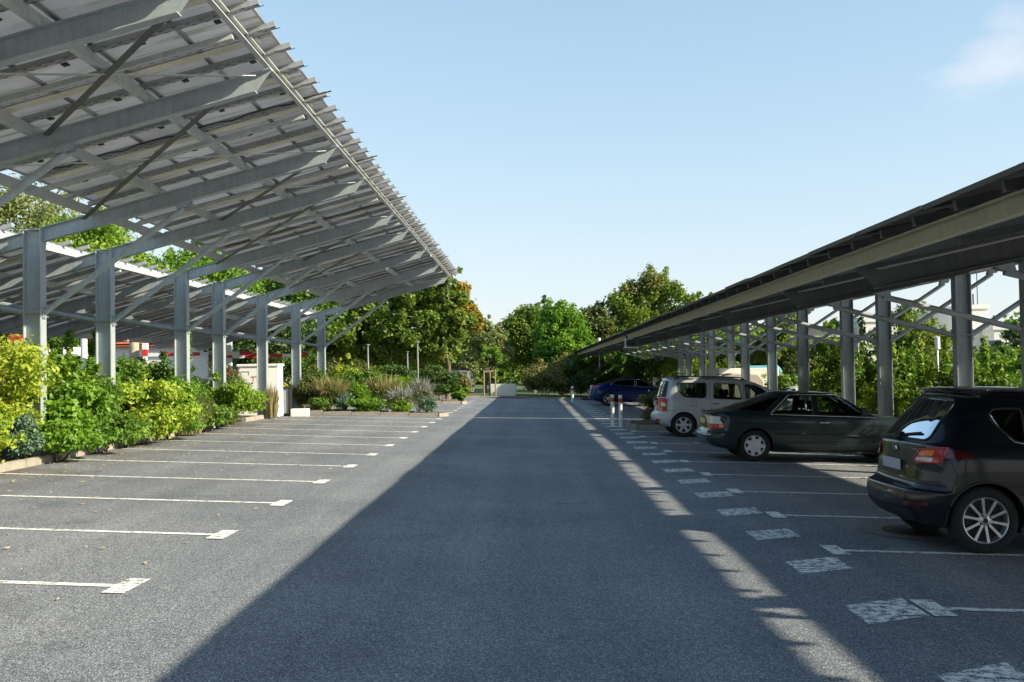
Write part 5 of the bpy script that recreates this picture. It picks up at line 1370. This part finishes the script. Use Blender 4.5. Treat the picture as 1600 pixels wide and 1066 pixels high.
# trolley shelter with white boxes
x, y = at(95, 38), 38
t = empty('shelter', (x, y, gz(-16))); tag(t, 'flat roofed trolley shelter behind the first column', 'shelter')
MB().box(-1.6, .75, -.6, .6, 1.93, 1.99).build('roof', M['steel_lt'], t)
for dx in (-.35, -.18, .45): MB().box(dx - .03, dx + .03, -.5, -.44, 0, 1.93).build('post', M['trim'], t)
MB().box(-1.5, -.45, -.52, -.46, .2, 1.35).build('white_panel', M['white'], t)
MB().box(-.1, .42, .46, .52, .2, 1.3).build('grey_panel', mat('grey_panel', (.30, .31, .32), .6), t)
o = MB().box(-.75, .12, -.35, .35, 0, .20).build('white_box', M['white'], None, (x - .55, y, gz(-16) + 1.99)); tag(o, 'low white box lying on the shelter roof, left', 'box'); bev(o, .03)
o = MB().box(-.28, .28, -.3, .3, 0, .26).build('white_box', M['white'], None, (x + .33, y, gz(-16) + 1.99), (0, 0, .1)); tag(o, 'square white box on the shelter roof, right', 'box'); bev(o, .03)
o = MB().box(-.55, .55, -.05, .05, 0, 1.0).build('sign_board', M['red'], None, (at(28, 42), 42, gz(-16) + 1.9)); tag(o, 'red and white board at the left edge behind the first column', 'sign')
MB().box(-.22, .16, -.06, -.052, .30, .72).build('white_field', M['white'], o)

# house with red roof behind the barriers
x, y = -16.6, 50
t = empty('house', (x, y, gz(-16))); tag(t, 'white house with red tiled roof behind the striped barriers', 'house')
MB().box(-3.4, 4.3, 0, 6, 0, 2.7).build('wall', M['render'], t)
MB().prism([(0, 2.7), (6, 2.7), (3, 4.6)], 'x', 1.2, 4.25).build('gable_wall', M['render'], t)
b = MB(); 
for k in range(15):
    f = k / 15; g_ = (k + 1.15) / 15
    b.add([(-3.8, -.4 + 3.4 * f, 2.66 + 2.0 * f + .05), (1.2, -.4 + 3.4 * f, 2.66 + 2.0 * f + .05), (1.2, -.4 + 3.4 * g_, 2.66 + 2.0 * g_), (-3.8, -.4 + 3.4 * g_, 2.66 + 2.0 * g_)], [(0, 1, 2, 3)])
b.prism([(-.4, 2.60), (3, 4.60), (6.4, 2.6), (6.3, 2.55), (3, 4.5), (-.3, 2.55)], 'x', -3.8, 1.2)
b.build('roof', M['tile'], t, fix=False)
wd = MB().box(-.5, .5, -.03, .02, 1.0, 2.1).build('window', M['glass_dark'], t, (2.4, -.002, 0)); MB().box(-.56, .56, -.06, -.02, .94, 1.0).build('sill', M['concrete_w'], wd)

# low white wall at the lane end, young tree stakes
x = at(784, 66.8)
o = MB().box(-.85, .85, -.1, .1, 0, .80).build('white_wall', M['white'], None, (x, 66.8, gz(x)), (0, 0, -.08)); tag(o, 'low white wall at the end of the lane', 'wall'); bev(o, .015)
t = empty('tree_stakes', (at(764, 66), 66, gz(-2.5))); tag(t, 'three wooden tree stakes with a top rail on the verge at the lane end', 'tree stakes')
for dx, dy in ((-.36, 0), (0, .4), (.36, 0)): MB().tube([(dx, dy, 0), (dx, dy, 1.65)], .045, 8).build('stake', M['wood'], t)
MB().bar((-.40, 0, 1.55), (.40, 0, 1.62), .05, .12).build('top_rail', M['wood'], t)
tree('young slim tree held by the three stakes at the lane end', at(764, 66), 66.2, 3.6, 1.5, 1.6, LM['lime'], 900, .14, 401, ncl=12)

# lamp posts
M['pole_grey'] = mat('weathered_pole', (.22, .23, .23), .6, .3, .1, 6)
def lamp(px, Y, h, label, white=True, head=.5):
    x = at(px, Y); t = empty('lamp_post', (x, Y, gz(x))); tag(t, label, 'lamp post', 'slim lamp posts')
    MB().tube([(0, 0, 0), (0, 0, h)], [.045, .035], 10).build('post', M['pole_grey'] if not white else M['white'], t, smooth='all')
    MB().lathe([(.0, h + head), (.10, h + head - .03), (.10, h + .02), (.04, h)], 16).build('lamp_head', M['white'] if white else M['pole_grey'], t, smooth=True)
lamp(1460, 40, 2.75, 'short lamp post with white cylinder head behind the black car')
lamp(574, 49, 2.7, 'slim lamp post in front of the dense tree, leftmost of three', False, head=.08)
lamp(652, 50.5, 2.9, 'slim lamp post before the broad maple', False, head=.08)
lamp(636, 54, 2.5, 'thin lamp post left of the one before the maple', False, head=.06)
lamp(936, 66, 3.5, 'lamp post behind the far canopy tip', head=.3)

# small floodlight on the canopy eave
x = 3.05; t = empty('floodlight', (x, 33.8, 2.55)); tag(t, 'small white floodlight bracket under the far eave of the right carport', 'floodlight')
b = MB(); b.box(-.02, .02, -.04, .04, -.16, .10); b.box(-.05, .42, -.08, .08, -.20, -.16); bev(b.build('bracket', M['white'], t), .01)
bev(MB().box(.02, .30, -.10, .10, -.10, -.02).build('lamp_head', M['trim'], t), .01)

# pale buildings on the right
def block(label, px0, px1, ytop, Y, dep, windows=()):
    x0, x1 = at(px0, Y), at(px1, Y); h = 1.7 + (579 - ytop - 10) * Y / 1650 + .56
    t = empty('building', ((x0 + x1) / 2, Y, gz(16))); tag(t, label, 'building', 'pale flat roofed buildings')
    w = (x1 - x0) / 2
    MB().box(-w, w, 0, dep, 0, h - .3).build('wall', M['render'], t)
    MB().box(-w - .1, w + .1, -.1, dep + .1, h - .3, h).build('parapet', M['concrete_w'], t)
    for wx, wz, ww, wh in windows:
        f = MB().box(-ww / 2, ww / 2, -.05, -.003, 0, wh).build('window', M['alu'], t, (wx, 0, wz))
        MB().box(-ww / 2 + .06, ww / 2 - .06, -.07, -.052, .06, wh - .06).build('pane', M['glass_dark'], f)
        MB().box(-ww / 2 - .1, ww / 2 + .1, -.16, -.052, -.10, -.003).build('sill', M['concrete_w'], f)
    return t, h, w
block('pale building corner with a downpipe seen between the third and second right columns', 1343, 1400, 496, 70, 8, [(.2, 3.2, .6, 1.2)])
t, h, w = block('white building with a rooftop mast right of the nearest column', 1500, 1540, 479, 74, 9)
MB().tube([(w - .3, 1, h), (w - .3, 1, h + 2.6)], .03, 6).build('mast', M['trim'], t); MB().tube([(w - .6, 1, h), (w - .6, 1, h + .8)], .05, 6).build('mast', M['trim'], t)
block('long pale building at the right edge above the bushes', 1548, 1640, 512, 72, 9, [(-2.0, 2.6, .9, 1.2), (.2, 2.6, .9, 1.2)])
# glazed building
x0, x1, Y = at(1222, 66), at(1342, 66), 66.5
t = empty('building', ((x0 + x1) / 2, Y, gz(16))); tag(t, 'dark glazed building with pale window frames behind the third right column', 'building')
w = (x1 - x0) / 2
MB().box(-w, w, .1, 6, 0, 4.6).build('wall', mat('dark_cladding', (.10, .105, .10), .6, 0, .1, 2), t)
for k in range(5):
    xx = -w + .45 + k * (2 * w - .9) / 4
    f = MB().box(-.5, .5, -.02, .095, 2.75, 4.1).build('window', mat('window_frame_pale', (.60, .62, .62), .5) if k == 0 else bpy.data.materials['window_frame_pale'], t, (xx, 0, 0))
    MB().box(-.43, .43, -.04, -.022, 2.82, 4.03).build('pane', M['glass_dark'], f)
# low white fence behind the right bed
o = MB().box(-5.2, 4.4, -.05, .05, 0, 1.52).build('white_wall', M['render'], None, (at(1390, 52), 52, gz(16))); tag(o, 'low pale wall behind the golden shrub on the right', 'wall'); bev(o, .02)

# van and trailer behind the silver estate
vx, vy = at(1190, 50), 50.0
t = empty('van', (vx, vy, gz(vx))); tag(t, 'light blue and white van seen between the columns behind the estate', 'van')
b = MB(); b.prism([(-1.0, .45), (-.98, 1.3), (-.86, 1.95), (-.70, 2.12), (.70, 2.12), (.86, 1.95), (.98, 1.3), (1.0, .45)], 'y', 0, 4.6); bev(b.build('body', mat('light_blue_paint', (.16, .50, .68), .3, 0, coat=.8), t), .06, 3)
b = MB(); b.prism([(-.72, 1.25), (-.66, 1.85), (.66, 1.85), (.72, 1.25)], 'y', -.03, .01); bev(b.build('rear_window', M['glass_dark'], t), .01)
for sg in (-1, 1): MB().box(sg * .93 - .06, sg * .93 + .06, -.05, .03, .75, 1.25).build('tail_light', M['redlens'], t)
MB().box(-.26, .26, -.035, .0, .8, .92).build('number_plate', M['plate'], t)
for yy in (.9, 3.7):
    for sg in (-1, 1): MB().lathe([(0, -.1), (.2, -.11), (.32, -.09), (.34, 0), (.32, .1), (0, .1)], 20, 'x', (sg * .9, yy, .34)).build('wheel', M['tyre'], t, smooth=True)
b = MB(); b.box(-1.0, 1.0, .0, .02, .42, .62); b.build('bumper', M['trim'], t, (0, -.05, 0))
tx = at(1168, 44)
t = empty('trailer', (tx, 44, gz(tx))); tag(t, 'white box trailer with a beige tarpaulin front, behind the silver estate', 'trailer')
bev(MB().box(-1.2, 1.3, .3, 3.6, .55, 1.95).build('box_body', M['white'], t), .03)
bev(MB().prism([(-1.25, .6), (-1.25, 1.62), (-.9, 1.75), (.3, 1.70), (.55, 1.40), (.6, .6)], 'y', -.35, .28).build('tarpaulin', mat('beige_tarpaulin', (.50, .46, .38), .8, 0, .12, 4, .5, 6), t), .05, 3)
for sg in (-1, 1): MB().lathe([(0, -.1), (.3, -.1), (.32, 0), (.3, .1), (0, .1)], 20, 'x', (sg * 1.05, 2.0, .34)).build('wheel', M['tyre'], t, smooth=True)
MB().box(-1.1, 1.1, .3, 3.5, .40, .54).build('chassis', M['trim'], t)

# cars seen in part behind the planting
def zc(x): return gz(x)
c1 = paint('white_car_paint', (.62, .63, .64), 0, .35); c2 = paint('dark_navy_paint', (.012, .014, .022), .1, .3); c3 = paint('grey_car_paint', (.22, .23, .24), .3, .35); c4 = paint('pale_green_paint', (.45, .52, .50), .1, .35)
car_copy(blue, 9.6 + 2.3, 38.5, gz(13), R(176), c1, 'white saloon parked on the far side, seen through the hatchback windows', 'parked_car')
car_copy(estate, 15.6, 48.0, gz(15), R(182), c3, 'grey estate car whose roof shows right of the blue van', 'parked_car')
car_copy(blue, 15.2, 27.0, gz(16) , R(178), c4, 'pale car whose roof shows over the shrubs behind the black car', 'parked_car')
car_copy(blue, at(452, 45), 45.0, gz(-11), R(184), c2, 'black car parked behind the yellow shrub beside the white utility box', 'parked_car')
car_copy(blue, at(262, 34), 34.0, gz(-12), R(181), c2, 'dark blue car hidden behind the hedge at the third column', 'parked_car')
car_copy(blue, at(352, 38), 38.0, gz(-12), R(180), c2, 'dark car hidden behind the hedge at the fourth column', 'parked_car')
car_copy(estate, at(722, 74), 74.0, gz(-5), R(268), c3, 'grey car parked far away left of the white wall', 'parked_car')
